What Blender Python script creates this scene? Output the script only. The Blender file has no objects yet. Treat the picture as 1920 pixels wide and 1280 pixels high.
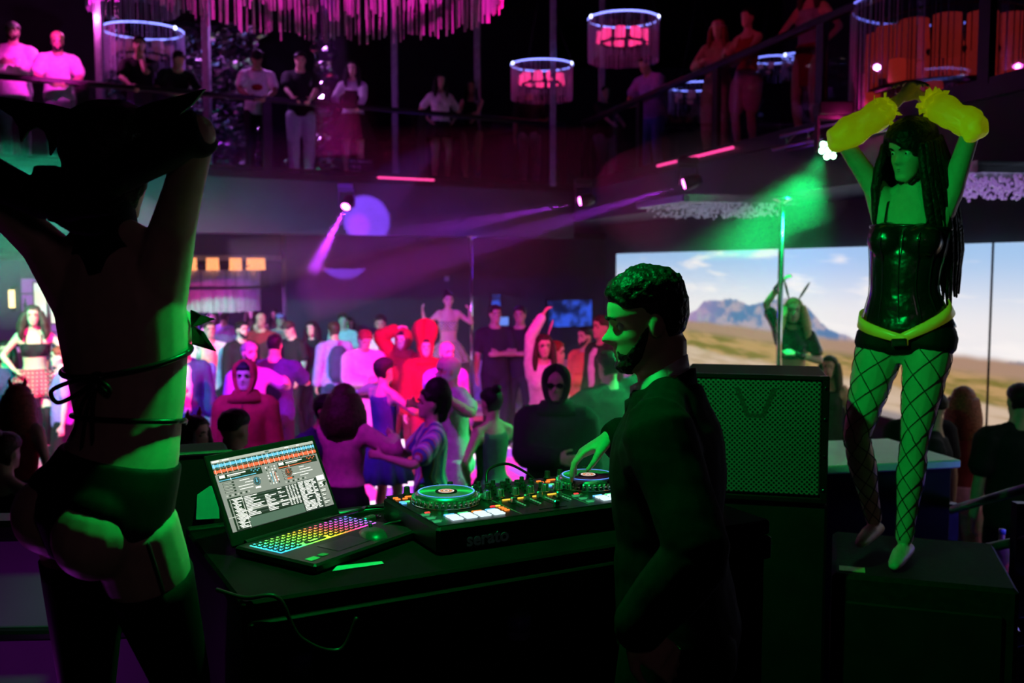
import bpy, bmesh, math, random
from mathutils import Vector, Matrix, Quaternion, noise
random.seed(7)
SC = bpy.context.scene
COL = SC.collection
V3 = Vector
F = 1866.7                       # focal length in pixels of the 1920 px wide frame (35 mm on 36 mm)
PITCH = math.atan(145 / F)
ZC = 2.6                         # camera height over the dance floor
SP, CP = math.sin(PITCH), math.cos(PITCH)
def at(px, py, Y):
    """world point seen at a pixel, at distance Y in front of the camera"""
    u, v = (px - 960) / F, (640 - py) / F
    t = Y / (CP + v * SP)
    return V3((u * t, Y, ZC + t * (v * CP - SP)))
def dist(py, z):
    """distance at which something of height z shows at pixel row py"""
    v = (640 - py) / F
    return (z - ZC) * (CP + v * SP) / (v * CP - SP)

# ------------------------------------------------------------------ camera, world, light, exposure
cd = bpy.data.cameras.new('camera'); cam = bpy.data.objects.new('camera', cd); COL.objects.link(cam)
cam.location = (0, 0, ZC); cam.rotation_euler = (math.pi / 2 - PITCH, 0, 0)
cd.sensor_width = 36; cd.lens = 35; cd.clip_start = .05; cd.clip_end = 100
cd.dof.use_dof = True; cd.dof.focus_distance = 2.65; cd.dof.aperture_fstop = 3.2
SC.camera = cam
SC.view_settings.view_transform = 'Standard'; SC.view_settings.look = 'None'
SC.view_settings.exposure = 0.0; SC.view_settings.gamma = 1.0
SC.view_settings.use_curve_mapping = False
SC.cycles.max_bounces = 3; SC.cycles.diffuse_bounces = 2; SC.cycles.glossy_bounces = 2
SC.cycles.volume_bounces = 0; SC.cycles.transmission_bounces = 3; SC.cycles.transparent_max_bounces = 12
SC.cycles.adaptive_threshold = .12; SC.cycles.adaptive_min_samples = 12
SC.cycles.sample_clamp_indirect = 2.0; SC.cycles.caustics_reflective = False; SC.cycles.caustics_refractive = False
w = bpy.data.worlds.new('club_dark'); SC.world = w; w.use_nodes = True
w.node_tree.nodes['Background'].inputs[0].default_value = (.25, .12, .5, 1)
w.node_tree.nodes['Background'].inputs[1].default_value = .0016

def spot(name, loc, target, color, power, angle, blend=.5, size=.06):
    l = bpy.data.lights.new(name, 'SPOT'); l.color = color; l.energy = power
    l.spot_size = math.radians(angle); l.spot_blend = blend; l.shadow_soft_size = size
    o = bpy.data.objects.new(name, l); COL.objects.link(o); o.location = loc
    o.rotation_euler = (V3(target) - V3(loc)).to_track_quat('-Z', 'Y').to_euler()
    return o
def point(name, loc, color, power, size=.1):
    l = bpy.data.lights.new(name, 'POINT'); l.color = color; l.energy = power; l.shadow_soft_size = size
    o = bpy.data.objects.new(name, l); COL.objects.link(o); o.location = loc
    return o
MAG = (1, .02, .42); VIO = (.42, .05, 1); PUR = (.6, .03, 1); BLU = (.05, .12, 1); GRN = (.0, 1, .12); TEAL = (.0, .8, .42); RED = (1, .03, .06)
# green mover over the booth: lights the DJ's face, both dancers, the decks and the speaker
spot('green_booth_spot', (-.22, 2.32, 3.34), (.42, 2.55, 1.9), GRN, 86, 129, .3, .05)
# green mover on the corner of the balcony, shining down on the floor in front of the booth
spot('green_corner_spot', at(1560, 276, 8.9) + V3((-.1, -.05, -.06)), (1.15, 8.0, .4), (.0, 1, .2), 2000, 66, .9, .05)
# green wash from the far left
spot('green_left_spot', (-5.6, 7.0, 4.6), (-4.9, 11.6, 2.3), (.0, 1, .5), 4200, 52, .9, .1)
# crowd washes from the front of the hall
spot('magenta_crowd_spot', (1.9, 6.0, 5.2), (-3.1, 11.6, 1.3), (1, .0, .28), 7800, 38, .6, .1)
spot('magenta_centre_spot', (.6, 4.4, 4.7), (.3, 12.3, 1.2), (1, .02, .3), 1500, 28, .6, .1)
spot('violet_crowd_spot', (-3.4, 4.8, 4.7), (-2.4, 12.0, 1.0), (.2, .03, 1), 4000, 48, .7, .1)
spot('violet_near_spot', (-2.2, 4.6, 4.9), (-.7, 8.4, 1.0), (.6, .02, .9), 420, 46, .8, .1)
spot('magenta_left_spot', (-2.6, 4.2, 4.6), (-5.6, 10.5, 1.4), (1, .0, .36), 3600, 22, .5, .1)
# balcony
spot('pink_balcony_spot', (-2.2, 8.5, 6.6), at(108, 88, 12.5), (1, .02, .62), 5200, 10, .7, .1)
spot('violet_balcony_spot', (.5, 9.0, 6.4), (-2.6, 14.8, 4.6), (.62, .05, 1), 170, 34, .8, .2)
spot('red_balcony_spot', (-.5, 6.0, 5.6), (3.0, 12.0, 4.8), (1, .03, .2), 150, 30, .8, .2)
# narrow mover beams that hang under the balcony edge (the fixtures are built below)
BEAMS = [((650, 384), 13.3, at(588, 505, 12.4), 5200, 9), ((1093, 376), 13.2, (-5.5, 12.6, 2.2), 7500, 7), ((1289, 343), 11.4, (-3.4, 11.7, 1.95), 6500, 7)]
for (bx, by), bY, tgt, pw, an in BEAMS:
    b0 = at(bx, by, bY); dr = (V3(tgt) - b0).normalized()
    spot('purple_beam_spot', b0 + dr * .09, tgt, (.5, .03, 1), pw, an, .35, .03)
spot('violet_ceiling_beam', (-1.75, 9.2, 6.2), (-1.55, 10.2, 1.0), (.5, .02, 1), 2200, 8, .5, .05)
point('booth_fill', (.6, -.7, 3.3), (.75, .42, .6), 2.6, .2)  # added fill behind the camera, no fixture
# added point lamps imitating coloured bounce under the balcony
point('bar_fill', (-6.2, 18.6, 2.3), (.6, .15, 1), 320, .3)
point('recess_fill', (-.5, 15.2, 2.7), (.16, .02, .9), 30, .3)
point('parapet_fill', (-1.35, 2.28, 1.5), (.5, .03, .7), 1.5, .08)  # added lamp without fixture, tints the parapet panel violet
spot('violet_pool_spot', (.2, 6.2, 4.35), at(690, 408, 14.45), (.3, .08, 1), 42000, 4.7, .12, .03)
spot('pink_pool_spot', (.9, 6.0, 4.35), at(676, 420, 14.45), (.9, .02, .6), 16000, 2.4, .4, .03)
spot('green_twin_spot', at(1525, 300, 9.5), (1.72, 5.0, 1.66), (.0, 1, .25), 1300, 12, .6, .03)


# ------------------------------------------------------------------ materials (all node based)
MATS = {}
def mat(name, col, rough=.6, metal=0, var=.18, scale=14, bump=0, emis=None, estr=0, coat=0, spec=.5, sheen=0, alpha=1, trans=0):
    if name in MATS: return MATS[name]
    m = bpy.data.materials.new(name); m.use_nodes = True; nt = m.node_tree; b = nt.nodes['Principled BSDF']
    b.inputs['Roughness'].default_value = rough; b.inputs['Metallic'].default_value = metal
    b.inputs['Coat Weight'].default_value = coat; b.inputs['Specular IOR Level'].default_value = spec
    b.inputs['Sheen Weight'].default_value = sheen; b.inputs['Alpha'].default_value = alpha
    b.inputs['Transmission Weight'].default_value = trans
    if not var and not bump:
        b.inputs['Base Color'].default_value = (*col[:3], 1)
        if emis:
            b.inputs['Emission Color'].default_value = (*emis, 1); b.inputs['Emission Strength'].default_value = estr; m.cycles.emission_sampling = 'NONE'
        MATS[name] = m; return m
    tc = nt.nodes.new('ShaderNodeTexCoord'); nz = nt.nodes.new('ShaderNodeTexNoise')
    nz.inputs['Scale'].default_value = scale; nz.inputs['Detail'].default_value = 2
    nt.links.new(tc.outputs['Object'], nz.inputs['Vector'])
    rp = nt.nodes.new('ShaderNodeMapRange'); rp.inputs[1].default_value = .3; rp.inputs[2].default_value = .7
    rp.inputs[3].default_value = 1 - var; rp.inputs[4].default_value = 1 + var
    nt.links.new(nz.outputs[0], rp.inputs[0])
    mx = nt.nodes.new('ShaderNodeVectorMath'); mx.operation = 'SCALE'; mx.inputs[0].default_value = col[:3]
    nt.links.new(rp.outputs[0], mx.inputs['Scale']); nt.links.new(mx.outputs[0], b.inputs['Base Color'])
    if bump:
        bp = nt.nodes.new('ShaderNodeBump'); bp.inputs['Strength'].default_value = bump; bp.inputs['Distance'].default_value = .02
        nt.links.new(nz.outputs[0], bp.inputs['Height']); nt.links.new(bp.outputs[0], b.inputs['Normal'])
    if emis:
        b.inputs['Emission Color'].default_value = (*emis, 1); b.inputs['Emission Strength'].default_value = estr
        m.cycles.emission_sampling = 'NONE'     # small emitters: seen, but not sampled as lights
    MATS[name] = m; return m
def glow(name, col, s): return mat(name, (.02, .02, .02), .5, emis=col, estr=s, var=0)
def nodes_of(name):
    m = bpy.data.materials.new(name); m.use_nodes = True; MATS[name] = m
    return m, m.node_tree, m.node_tree.nodes['Principled BSDF']

# ------------------------------------------------------------------ geometry
class G:
    """collects closed pieces; build() links them as ONE mesh object"""
    def __init__(s): s.v = []; s.f = []; s.mi = []; s.cur = 0
    def add(s, vs, fs):
        k = len(s.v); s.v += [tuple(x) for x in vs]; s.f += [tuple(i + k for i in f) for f in fs]; s.mi += [s.cur] * len(fs); return s
    def box(s, c, size, R=None, bev=0):
        hx, hy, hz = (q / 2 for q in size); c = V3(c)
        if bev:
            b = min(bev, hx * .9, hy * .9, hz * .9)
            rings = []
            for z, i in ((-hz, b), (-hz + b, 0), (hz - b, 0), (hz, b)):
                x, y = hx - i, hy - i
                bb = b if i == 0 else b * .6
                rings.append([(-x + bb, -y, z), (x - bb, -y, z), (x, -y + bb, z), (x, y - bb, z), (x - bb, y, z), (-x + bb, y, z), (-x, y - bb, z), (-x, -y + bb, z)])
            pts = [V3(p) for r in rings for p in r]; fs = [tuple(range(7, -1, -1)), tuple(range(24, 32))]
            for k in range(3):
                for j in range(8): fs.append((k*8+j, k*8+(j+1) % 8, k*8+8+(j+1) % 8, k*8+8+j))
        else:
            pts = [V3((x*hx, y*hy, z*hz)) for z in (-1, 1) for x, y in ((-1, -1), (1, -1), (1, 1), (-1, 1))]
            fs = [(3, 2, 1, 0), (4, 5, 6, 7), (0, 1, 5, 4), (1, 2, 6, 5), (2, 3, 7, 6), (3, 0, 4, 7)]
        if R is not None: pts = [R @ p for p in pts]
        return s.add([c + p for p in pts], fs)
    def loft(s, secs, n=16, cap=True):
        vs = []; fs = []
        for c, ax, ay, a, b in secs:
            for j in range(n):
                t = 2 * math.pi * j / n
                vs.append(c + ax * (a * math.cos(t)) + ay * (b * math.sin(t)))
        for k in range(len(secs) - 1):
            for j in range(n):
                j2 = (j + 1) % n; fs.append((k*n+j, k*n+j2, (k+1)*n+j2, (k+1)*n+j))
        if cap:
            m = len(vs); vs += [secs[0][0], secs[-1][0]]; e = (len(secs) - 1) * n
            for j in range(n):
                j2 = (j + 1) % n; fs += [(m, j2, j), (m + 1, e + j, e + j2)]
        return s.add(vs, fs)
    def tube(s, pts, rad, n=10, flat=1, up=None, cap=True):
        pts = [V3(p) for p in pts]
        if not hasattr(rad, '__len__'): rad = [rad] * len(pts)
        secs = []; prev = V3(up) if up is not None else None
        for i, p in enumerate(pts):
            d = (pts[min(i+1, len(pts)-1)] - pts[max(i-1, 0)]).normalized()
            if prev is None: prev = V3((0, 0, 1)) if abs(d.z) < .9 else V3((1, 0, 0))
            ay = prev - d * prev.dot(d)
            if ay.length < 1e-5: ay = d.orthogonal()
            ay.normalize(); ax = ay.cross(d); prev = ay
            secs.append((p, ax, ay, rad[i], rad[i] * flat))
        if cap and n > 5:
            d0 = (pts[1] - pts[0]).normalized(); d1 = (pts[-1] - pts[-2]).normalized(); a, b = secs[0], secs[-1]
            secs = [(a[0] - d0 * a[3] * .6, a[1], a[2], a[3] * .6, a[4] * .6)] + secs + [(b[0] + d1 * b[3] * .6, b[1], b[2], b[3] * .6, b[4] * .6)]
        return s.loft(secs, n)
    def cyl(s, p0, p1, r0, r1=None, n=16):
        return s.tube([p0, p1], [r0, r0 if r1 is None else r1], n, cap=False)
    def lathe(s, prof, c=(0, 0, 0), n=24, R=None):
        """prof: (r, z) from bottom to top"""
        c = V3(c); X = R @ V3((1, 0, 0)) if R else V3((1, 0, 0)); Y = R @ V3((0, 1, 0)) if R else V3((0, 1, 0)); Z = R @ V3((0, 0, 1)) if R else V3((0, 0, 1))
        return s.loft([(c + Z * z, X, Y, max(r, 1e-4), max(r, 1e-4)) for r, z in prof], n)
    def ball(s, c, r, n=12, m=8, R=None):
        rx, ry, rz = r if hasattr(r, '__len__') else (r, r, r); c = V3(c)
        E = R if R is not None else Matrix.Identity(3)
        X, Y, Z = E @ V3((1, 0, 0)), E @ V3((0, 1, 0)), E @ V3((0, 0, 1)); secs = []
        for k in range(1, m):
            t = math.pi * k / m; secs.append((c - Z * (rz * math.cos(t)), X, Y, rx * math.sin(t), ry * math.sin(t)))
        vs0 = len(s.v); s.loft(secs, n)
        s.v[-2] = tuple(c - Z * rz); s.v[-1] = tuple(c + Z * rz); return s
    def prism(s, poly, z0, z1):
        n = len(poly); vs = [(x, y, z0) for x, y in poly] + [(x, y, z1) for x, y in poly]
        area = sum(poly[i][0]*poly[(i+1) % n][1] - poly[(i+1) % n][0]*poly[i][1] for i in range(n))
        fs = [tuple(range(n-1, -1, -1)), tuple(range(n, 2*n))] + [(i, (i+1) % n, n+(i+1) % n, n+i) for i in range(n)]
        if area < 0: fs = [f[::-1] for f in fs]
        return s.add(vs, fs)
    def slab(s, pts, d):
        """closed plate: outline of 3D points, thickness vector d"""
        n = len(pts); pts = [V3(p) for p in pts]; d = V3(d)
        return s.add(pts + [p + d for p in pts], [tuple(range(n-1, -1, -1)), tuple(range(n, 2*n))] + [(i, (i+1) % n, n+(i+1) % n, n+i) for i in range(n)])
    def quad(s, a, b, c, d): return s.add([a, b, c, d], [(0, 1, 2, 3)])
    def xform(s, M): s.v = [tuple(M @ V3(p)) for p in s.v]; return s
    def mesh(s, name, mats, smooth=False):
        me = bpy.data.meshes.new(name); me.from_pydata(s.v, [], s.f)
        for m in (mats if isinstance(mats, (list, tuple)) else [mats]): me.materials.append(m)
        if any(s.mi): me.polygons.foreach_set('material_index', s.mi)
        if smooth: me.polygons.foreach_set('use_smooth', [True] * len(me.polygons))
        me.update(); return me
    def build(s, name, mats, parent=None, smooth=False, loc=None, rot=None):
        o = bpy.data.objects.new(name, s.mesh(name, mats, smooth)); COL.objects.link(o)
        if parent: o.parent = parent
        if loc is not None: o.location = loc
        if rot is not None: o.rotation_euler = rot
        return o
def inst(name, mesh, parent=None, loc=(0, 0, 0), rot=(0, 0, 0), scale=None, m=None):
    o = bpy.data.objects.new(name, mesh); COL.objects.link(o); o.parent = parent; o.location = loc; o.rotation_euler = rot
    if scale is not None: o.scale = scale if hasattr(scale, '__len__') else (scale,) * 3
    if m is not None: o.material_slots[0].link = 'OBJECT'; o.material_slots[0].material = m
    return o
def tag(o, label=None, cat=None, group=None, kind=None):
    if label: o['label'] = label
    if cat: o['category'] = cat
    if group: o['group'] = group
    if kind: o['kind'] = kind
    return o
def empty(name, loc=(0, 0, 0), rz=0, label=None, cat=None, group=None, scale=1):
    o = bpy.data.objects.new(name, None); COL.objects.link(o); o.location = loc; o.rotation_euler = (0, 0, rz); o.scale = (scale,) * 3
    o.empty_display_size = .1
    return tag(o, label, cat, group)
def struct(o): o['kind'] = 'structure'; return o
def text_mesh(name, body, size, m, parent=None, extrude=.0006, align='CENTER', bold=0):
    c = bpy.data.curves.new(name, 'FONT'); c.body = body; c.size = size; c.extrude = extrude; c.align_x = align; c.align_y = 'CENTER'
    c.offset = bold; c.resolution_u = 3
    t = bpy.data.objects.new(name, c); COL.objects.link(t)
    dg = bpy.context.evaluated_depsgraph_get(); me = bpy.data.meshes.new_from_object(t.evaluated_get(dg))
    bpy.data.objects.remove(t); bpy.data.curves.remove(c)
    me.materials.clear(); me.materials.append(m); me.name = name
    o = bpy.data.objects.new(name, me); COL.objects.link(o); o.parent = parent; return o
def catmull(P, k=8):
    P = [V3(p) for p in P]; out = []
    for i in range(len(P) - 1):
        p0, p1, p2, p3 = P[max(i-1, 0)], P[i], P[i+1], P[min(i+2, len(P)-1)]
        for j in range(k):
            t = j / k; out.append(.5 * ((2*p1) + (p2-p0)*t + (2*p0-5*p1+4*p2-p3)*t*t + (3*p1-p0-3*p2+p3)*t**3))
    return out + [P[-1]]
def smooth01(a, b, x):
    t = max(0, min(1, (x - a) / (b - a))); return t * t * (3 - 2 * t)
def lerp_table(tab, z):
    if z <= tab[0][0]: return tab[0][1:]
    for (p, q) in zip(tab, tab[1:]):
        if z <= q[0]:
            t = (z - p[0]) / (q[0] - p[0]); return tuple(a + (b - a) * t for a, b in zip(p[1:], q[1:]))
    return tab[-1][1:]

# ------------------------------------------------------------------ the room
M_wall = mat('wall_dark_plaster', (.016, .015, .022), .75, var=.25, scale=3)
M_wall2 = mat('wall_navy_panel', (.03, .028, .055), .6, var=.2, scale=2)
M_fascia = mat('fascia_grey_paint', (.018, .022, .042), .7, var=.15, scale=2.5)
M_floor = mat('dance_floor_black_vinyl', (.03, .028, .035), .28, var=.3, scale=6, bump=.05)
M_booth = mat('booth_black_board', (.007, .007, .008), .7, var=.3, scale=9, spec=.2)
M_blackmetal = mat('black_powder_coat', (.012, .012, .014), .4, .6, var=.2)
M_steel = mat('brushed_steel', (.55, .55, .6), .25, 1, var=.1, scale=40)
M_chrome = mat('chrome', (.8, .8, .82), .12, 1, var=.05)
M_greypost = mat('grey_steel_post', (.3, .3, .36), .45, .3)
UB, NB = V3((.861, .509, 0)), V3((-.509, .861, 0)); A0 = V3((-4.05, 13.5, 0))
US, NS = V3((.248, -.969, 0)), V3((.969, .248, 0)); S0 = V3((2.18, 12.0, 0)); K = V3((1.03, 16.5, 0))
def BP(t, off=0, z=0): return A0 + UB * t + NB * off + V3((0, 0, z))
def SS(s, off=0, z=0): return S0 + US * s + NS * off + V3((0, 0, z))
ZB = 3.85
def wall(name, a, b, z0, z1, th, m, parent=None):
    a, b = V3(a), V3(b); d = (b - a).normalized(); n = V3((-d.y, d.x, 0)) * th
    g = G(); g.prism([(a.x, a.y), (b.x, b.y), (b.x + n.x, b.y + n.y), (a.x + n.x, a.y + n.y)], z0, z1)
    o = g.build(name, m, parent)
    return o if parent else struct(o)
g = G(); g.prism([(-13, -2.5), (9, -2.5), (9, 28), (-13, 28)], -.2, 0); struct(g.build('floor', M_floor))
g = G(); g.prism([(-13, -2.5), (9, -2.5), (9, 28), (-13, 28)], 8.0, 8.2); struct(g.build('ceiling', M_wall))
g = G(); g.prism([(-2.6, -2.2), (3.4, -2.2), (3.4, 4.15), (.95, 4.15), (-.35, 3.25), (-2.6, 3.1)], .0, .8); struct(g.build('floor_booth', M_booth))
K2 = (K.x + 1.2, K.y + 6.6)
def xy(p): return (p.x, p.y)
g = G(); g.prism([xy(BP(-8)), xy(K), xy(SS(8.2)), xy(SS(8.2, 5)), K2, xy(BP(-8, 5.6))], 3.3, ZB); struct(g.build('floor_balcony', M_fascia))
g = G(); g.prism([xy(BP(-8, .003)), xy(BP(5.9, .003)), xy(BP(5.9, .4)), xy(BP(-8, .4))], 3.02, 3.3); struct(g.build('trim_1', M_fascia))
g = G(); g.prism([xy(BP(-8, -.03)), xy(BP(5.86, -.03)), xy(BP(5.86, .001)), xy(BP(-8, .001))], 3.78, 3.88); struct(g.build('trim_2', M_blackmetal))
g = G(); g.prism([xy(SS(-4.6, -.03)), xy(SS(8.2, -.03)), xy(SS(8.2, -.001)), xy(SS(-4.6, -.001))], 3.78, 3.88); struct(g.build('trim_3', M_blackmetal))
# ceiling and beams under the back balcony
g = G(); g.prism([xy(BP(-9, .41)), xy(BP(5.9, .41)), xy(BP(5.9, 11)), xy(BP(-9, 11))], 3.12, 3.2); struct(g.build('ceiling_underside', M_fascia))
g = G(); g.prism([xy(BP(-9, 3.6)), xy(BP(5.4, 3.6)), xy(BP(5.4, 4.0)), xy(BP(-9, 4.0))], 2.74, 3.119); struct(g.build('trim_4', M_fascia))
g = G(); g.prism([xy(BP(-9, 3.45)), xy(BP(5.4, 3.45)), xy(BP(5.4, 3.6)), xy(BP(-9, 3.6))], 2.66, 2.75); struct(g.build('trim_5', mat('ledge_grey', (.25, .25, .3), .6)))
# walls
wall('wall_back_right', BP(2.05, 3.2), BP(9.2, 3.2), 0, 3.115, .25, M_wall2)
wall('wall_bulkhead', BP(.3, 4.02), BP(2.0, 4.02), 2.17, 3.115, .25, M_wall)
wall('wall_back_bar', BP(-10, 9.2), BP(6, 9.2), 0, 3.115, .25, M_wall2)
wall('wall_back_upper', BP(-9, 4.8), BP(8.6, 4.8), ZB, 7.98, .25, M_wall)
wall('wall_right_upper', SS(8.2, 4.6), SS(-6.4, 4.6), ZB, 7.98, .25, M_wall) if False else wall('wall_right_upper', SS(-6.4, 4.7), SS(8.2, 4.7), ZB, 7.98, .25, M_wall)
wall('wall_right', SS(-6.2, 1.1), SS(8.5, 1.1), 0, 3.295, .25, M_wall)
wall('wall_left', (-12.6, 2), (-9.6, 19.5), 0, 7.98, .25, M_wall2)
wall('wall_rear', (8.8, -2.4), (-12.8, -2.4), 0, 7.98, .1, M_wall)

# ------------------------------------------------------------------ balcony railings: posts, rails, panes each a part
M_glass, nt, b = nodes_of('railing_glass')
nt.nodes.remove(b); out = nt.nodes['Material Output']
gl = nt.nodes.new('ShaderNodeBsdfGlossy'); gl.inputs['Roughness'].default_value = .02
tr = nt.nodes.new('ShaderNodeBsdfTransparent'); tr.inputs[0].default_value = (.8, .84, .88, 1)
mx = nt.nodes.new('ShaderNodeMixShader'); fr = nt.nodes.new('ShaderNodeMapRange'); lw_ = nt.nodes.new('ShaderNodeLayerWeight'); lw_.inputs[0].default_value = .35; nt.links.new(lw_.outputs['Facing'], fr.inputs[0]); fr.inputs[3].default_value = .03; fr.inputs[4].default_value = .2
nt.links.new(fr.outputs[0], mx.inputs[0]); nt.links.new(tr.outputs[0], mx.inputs[1]); nt.links.new(gl.outputs[0], mx.inputs[2]); nt.links.new(mx.outputs[0], out.inputs[0])
def railing(fn, ts, label, off=.08):
    r = empty('balcony_railing', fn(ts[0], off, ZB), 0, label, 'railing')
    o0 = fn(ts[0], off, ZB); ang = math.atan2((fn(1) - fn(0)).y, (fn(1) - fn(0)).x); r.rotation_euler = (0, 0, ang)
    L = ts[-1] - ts[0]
    g = G(); g.box((L / 2, 0, 1.02), (L + .1, .09, .07), bev=.012); g.build('top_rail', M_blackmetal, r)
    g = G(); g.box((L / 2, 0, .07), (L + .1, .05, .05)); g.build('bottom_rail', M_blackmetal, r)
    g = G(); g.box((0, 0, .5), (.14, .06, 1.0), bev=.01); pm = g.mesh('post', M_blackmetal)
    for t in ts: inst('post', pm, r, (t - ts[0], 0, 0))
    for a, b in zip(ts, ts[1:]):
        g = G(); g.box(((a + b) / 2 - ts[0], 0, .54), (b - a - .16, .012, .86)); g.build('glass_panel', M_glass, r)
    return r
railing(BP, [-6.3, -3.91, -1.55, .81, 3.17, 5.7], 'dark balcony railing with glass panels along the back, below the white-shirted men')
railing(SS, [-4.4, -2.0, .4, 2.6, 4.8, 7.2], 'dark balcony railing with glass panels rising toward the right side')

# thin steel posts on the balcony level
for i, (px, d, lab) in enumerate(((190, 13.6, 'thin blue-lit steel post beside the leftmost ring lamp'), (389, 14.3, 'thin steel post in front of the crumpled foil columns'), (741, 16.2, 'thin dark steel post right of the big fringe chandelier'), (895, 16.4, 'steel post behind the two dark-dressed women on the balcony'), (1037, 16.2, 'blue-lit steel post in front of the middle ring lamp'), (1128, 16.6, 'steel post directly below the largest blue ring lamp'))):
    p = at(px, 200, d); g = G(); g.box((0, 0, 2.06), (.1, .1, 4.12), bev=.012); o = g.build('steel_post', M_greypost, None, loc=(p.x, p.y, ZB + .005))
    tag(o, lab, 'post', 'posts on the balcony')

# ------------------------------------------------------------------ LED video wall under the right balcony: two glowing panels of a desert road
S_L, S_R, S_SEAM = -5.3, 7.6, None
ZS0, ZS1 = 1.08, 2.78
m, nt, b = nodes_of('desert_picture')
tc = nt.nodes.new('ShaderNodeTexCoord'); sep = nt.nodes.new('ShaderNodeSeparateXYZ')
def N(t, **k):
    n = nt.nodes.new(t)
    for a, v in k.items(): setattr(n, a, v)
    return n
def lk(a, b_): nt.links.new(a, b_)
def math_(op, a, b_=None, c=None):
    n = N('ShaderNodeMath', operation=op)
    for i, x in enumerate((a, b_, c)):
        if x is None: continue
        if isinstance(x, (int, float)): n.inputs[i].default_value = x
        else: lk(x, n.inputs[i])
    return n.outputs[0]
def noise_(vec, scale, detail=4, rough=.5):
    n = N('ShaderNodeTexNoise'); lk(vec, n.inputs['Vector']); n.inputs['Scale'].default_value = scale; n.inputs['Detail'].default_value = detail; n.inputs['Roughness'].default_value = rough; return n.outputs[0]
def stretch(sx, sy):
    n = N('ShaderNodeMapping'); lk(tc.outputs['Object'], n.inputs[0]); n.inputs['Scale'].default_value = (sx, 1, sy); return n.outputs[0]
def mixc(fac, a, b_):
    n = N('ShaderNodeMix', data_type='RGBA')
    if isinstance(fac, (int, float)): n.inputs[0].default_value = fac
    else: lk(fac, n.inputs[0])
    for i, x in ((6, a), (7, b_)):
        if isinstance(x, tuple): n.inputs[i].default_value = (*x, 1)
        else: lk(x, n.inputs[i])
    return n.outputs[2]
def step(x, a, b_):
    n = N('ShaderNodeMapRange', interpolation_type='SMOOTHSTEP'); lk(x, n.inputs[0]); n.inputs[1].default_value = a; n.inputs[2].default_value = b_; return n.outputs[0]
lk(tc.outputs['Object'], sep.inputs[0]); X, Z = sep.outputs[0], sep.outputs[2]     # local: x along the wall, z up from the lower edge
sky = mixc(step(Z, .9, 1.7), (.86, .83, .84), (.36, .56, .84))
cl = noise_(stretch(.35, 2.2), 2.0, 3)
sky = mixc(math_('MULTIPLY', step(cl, .5, .68), .85), sky, (.95, .90, .88))
def gauss(cx, w, h):
    d = math_('DIVIDE', math_('SUBTRACT', X, cx), w)
    return math_('MULTIPLY', math_('EXPONENT', math_('MULTIPLY', math_('MULTIPLY', d, d), -1)), h)
far = math_('ADD', math_('ADD', gauss(4.1, 1.1, .42), gauss(10.6, .9, .34)), math_('ADD', gauss(5.9, .9, .44), math_('MULTIPLY', noise_(stretch(1, .0), 1.6, 5), .3)))
ridge = math_('ADD', far, .5)
mt = step(math_('SUBTRACT', ridge, Z), -.01, .03)
mcol = mixc(step(noise_(stretch(1.2, 2.2), 2.3, 4), .42, .6), (.10, .20, .40), (.44, .36, .44))
mcol = mixc(step(X, 2.6, 4.6), mixc(step(noise_(stretch(1, 1.4), 2.6), .45, .6), (.42, .25, .5), (.5, .44, .5)), mcol)
pic = mixc(mt, sky, mcol)
gl_ = math_('ADD', math_('MULTIPLY', noise_(stretch(.6, 0), 1.3), .12), .66)
gr = step(math_('SUBTRACT', gl_, Z), -.03, .05)
gcol = mixc(step(noise_(stretch(.7, 5), 1.9, 5), .42, .62), (.48, .30, .12), (.20, .17, .03))
gcol = mixc(step(Z, .5, .62), gcol, (.40, .25, .17))
pic = mixc(gr, pic, gcol)
rl = math_('ADD', math_('MULTIPLY', noise_(stretch(.5, 0), 1.1), .2), .22)
rd = step(math_('SUBTRACT', rl, Z), -.03, .03)
pic = mixc(rd, pic, mixc(step(noise_(stretch(.5, 6), 2), .45, .65), (.62, .47, .34), (.50, .36, .22)))
pic = mixc(step(Z, .1, .03), pic, (.3, .26, .25))
b.inputs['Base Color'].default_value = (.01, .01, .01, 1); b.inputs['Roughness'].default_value = .3
lk(pic, b.inputs['Emission Color']); b.inputs['Emission Strength'].default_value = 1.0
M_pic = m
sw = empty('video_wall', SS(S_L, .98, ZS0), math.atan2(US.y, US.x), 'long glowing video wall showing a desert road and mountains', 'screen')
seam = 3.87 - S_L
def add_screen(x0, x1):
    g = G(); g.box(((x0 + x1) / 2, .02, (ZS1 - ZS0) / 2), (x1 - x0, .04, ZS1 - ZS0)); return g.build('screen_panel', M_pic, sw)
add_screen(0, seam - .012); add_screen(seam + .012, S_R - S_L)
g = G(); g.box((seam, .025, (ZS1 - ZS0) / 2), (.022, .06, ZS1 - ZS0)); g.build('seam_strip', M_blackmetal, sw)
g = G(); g.box(((S_R - S_L) / 2, .03, -.04), (S_R - S_L, .08, .06)); g.build('lower_edge', M_blackmetal, sw)

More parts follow.
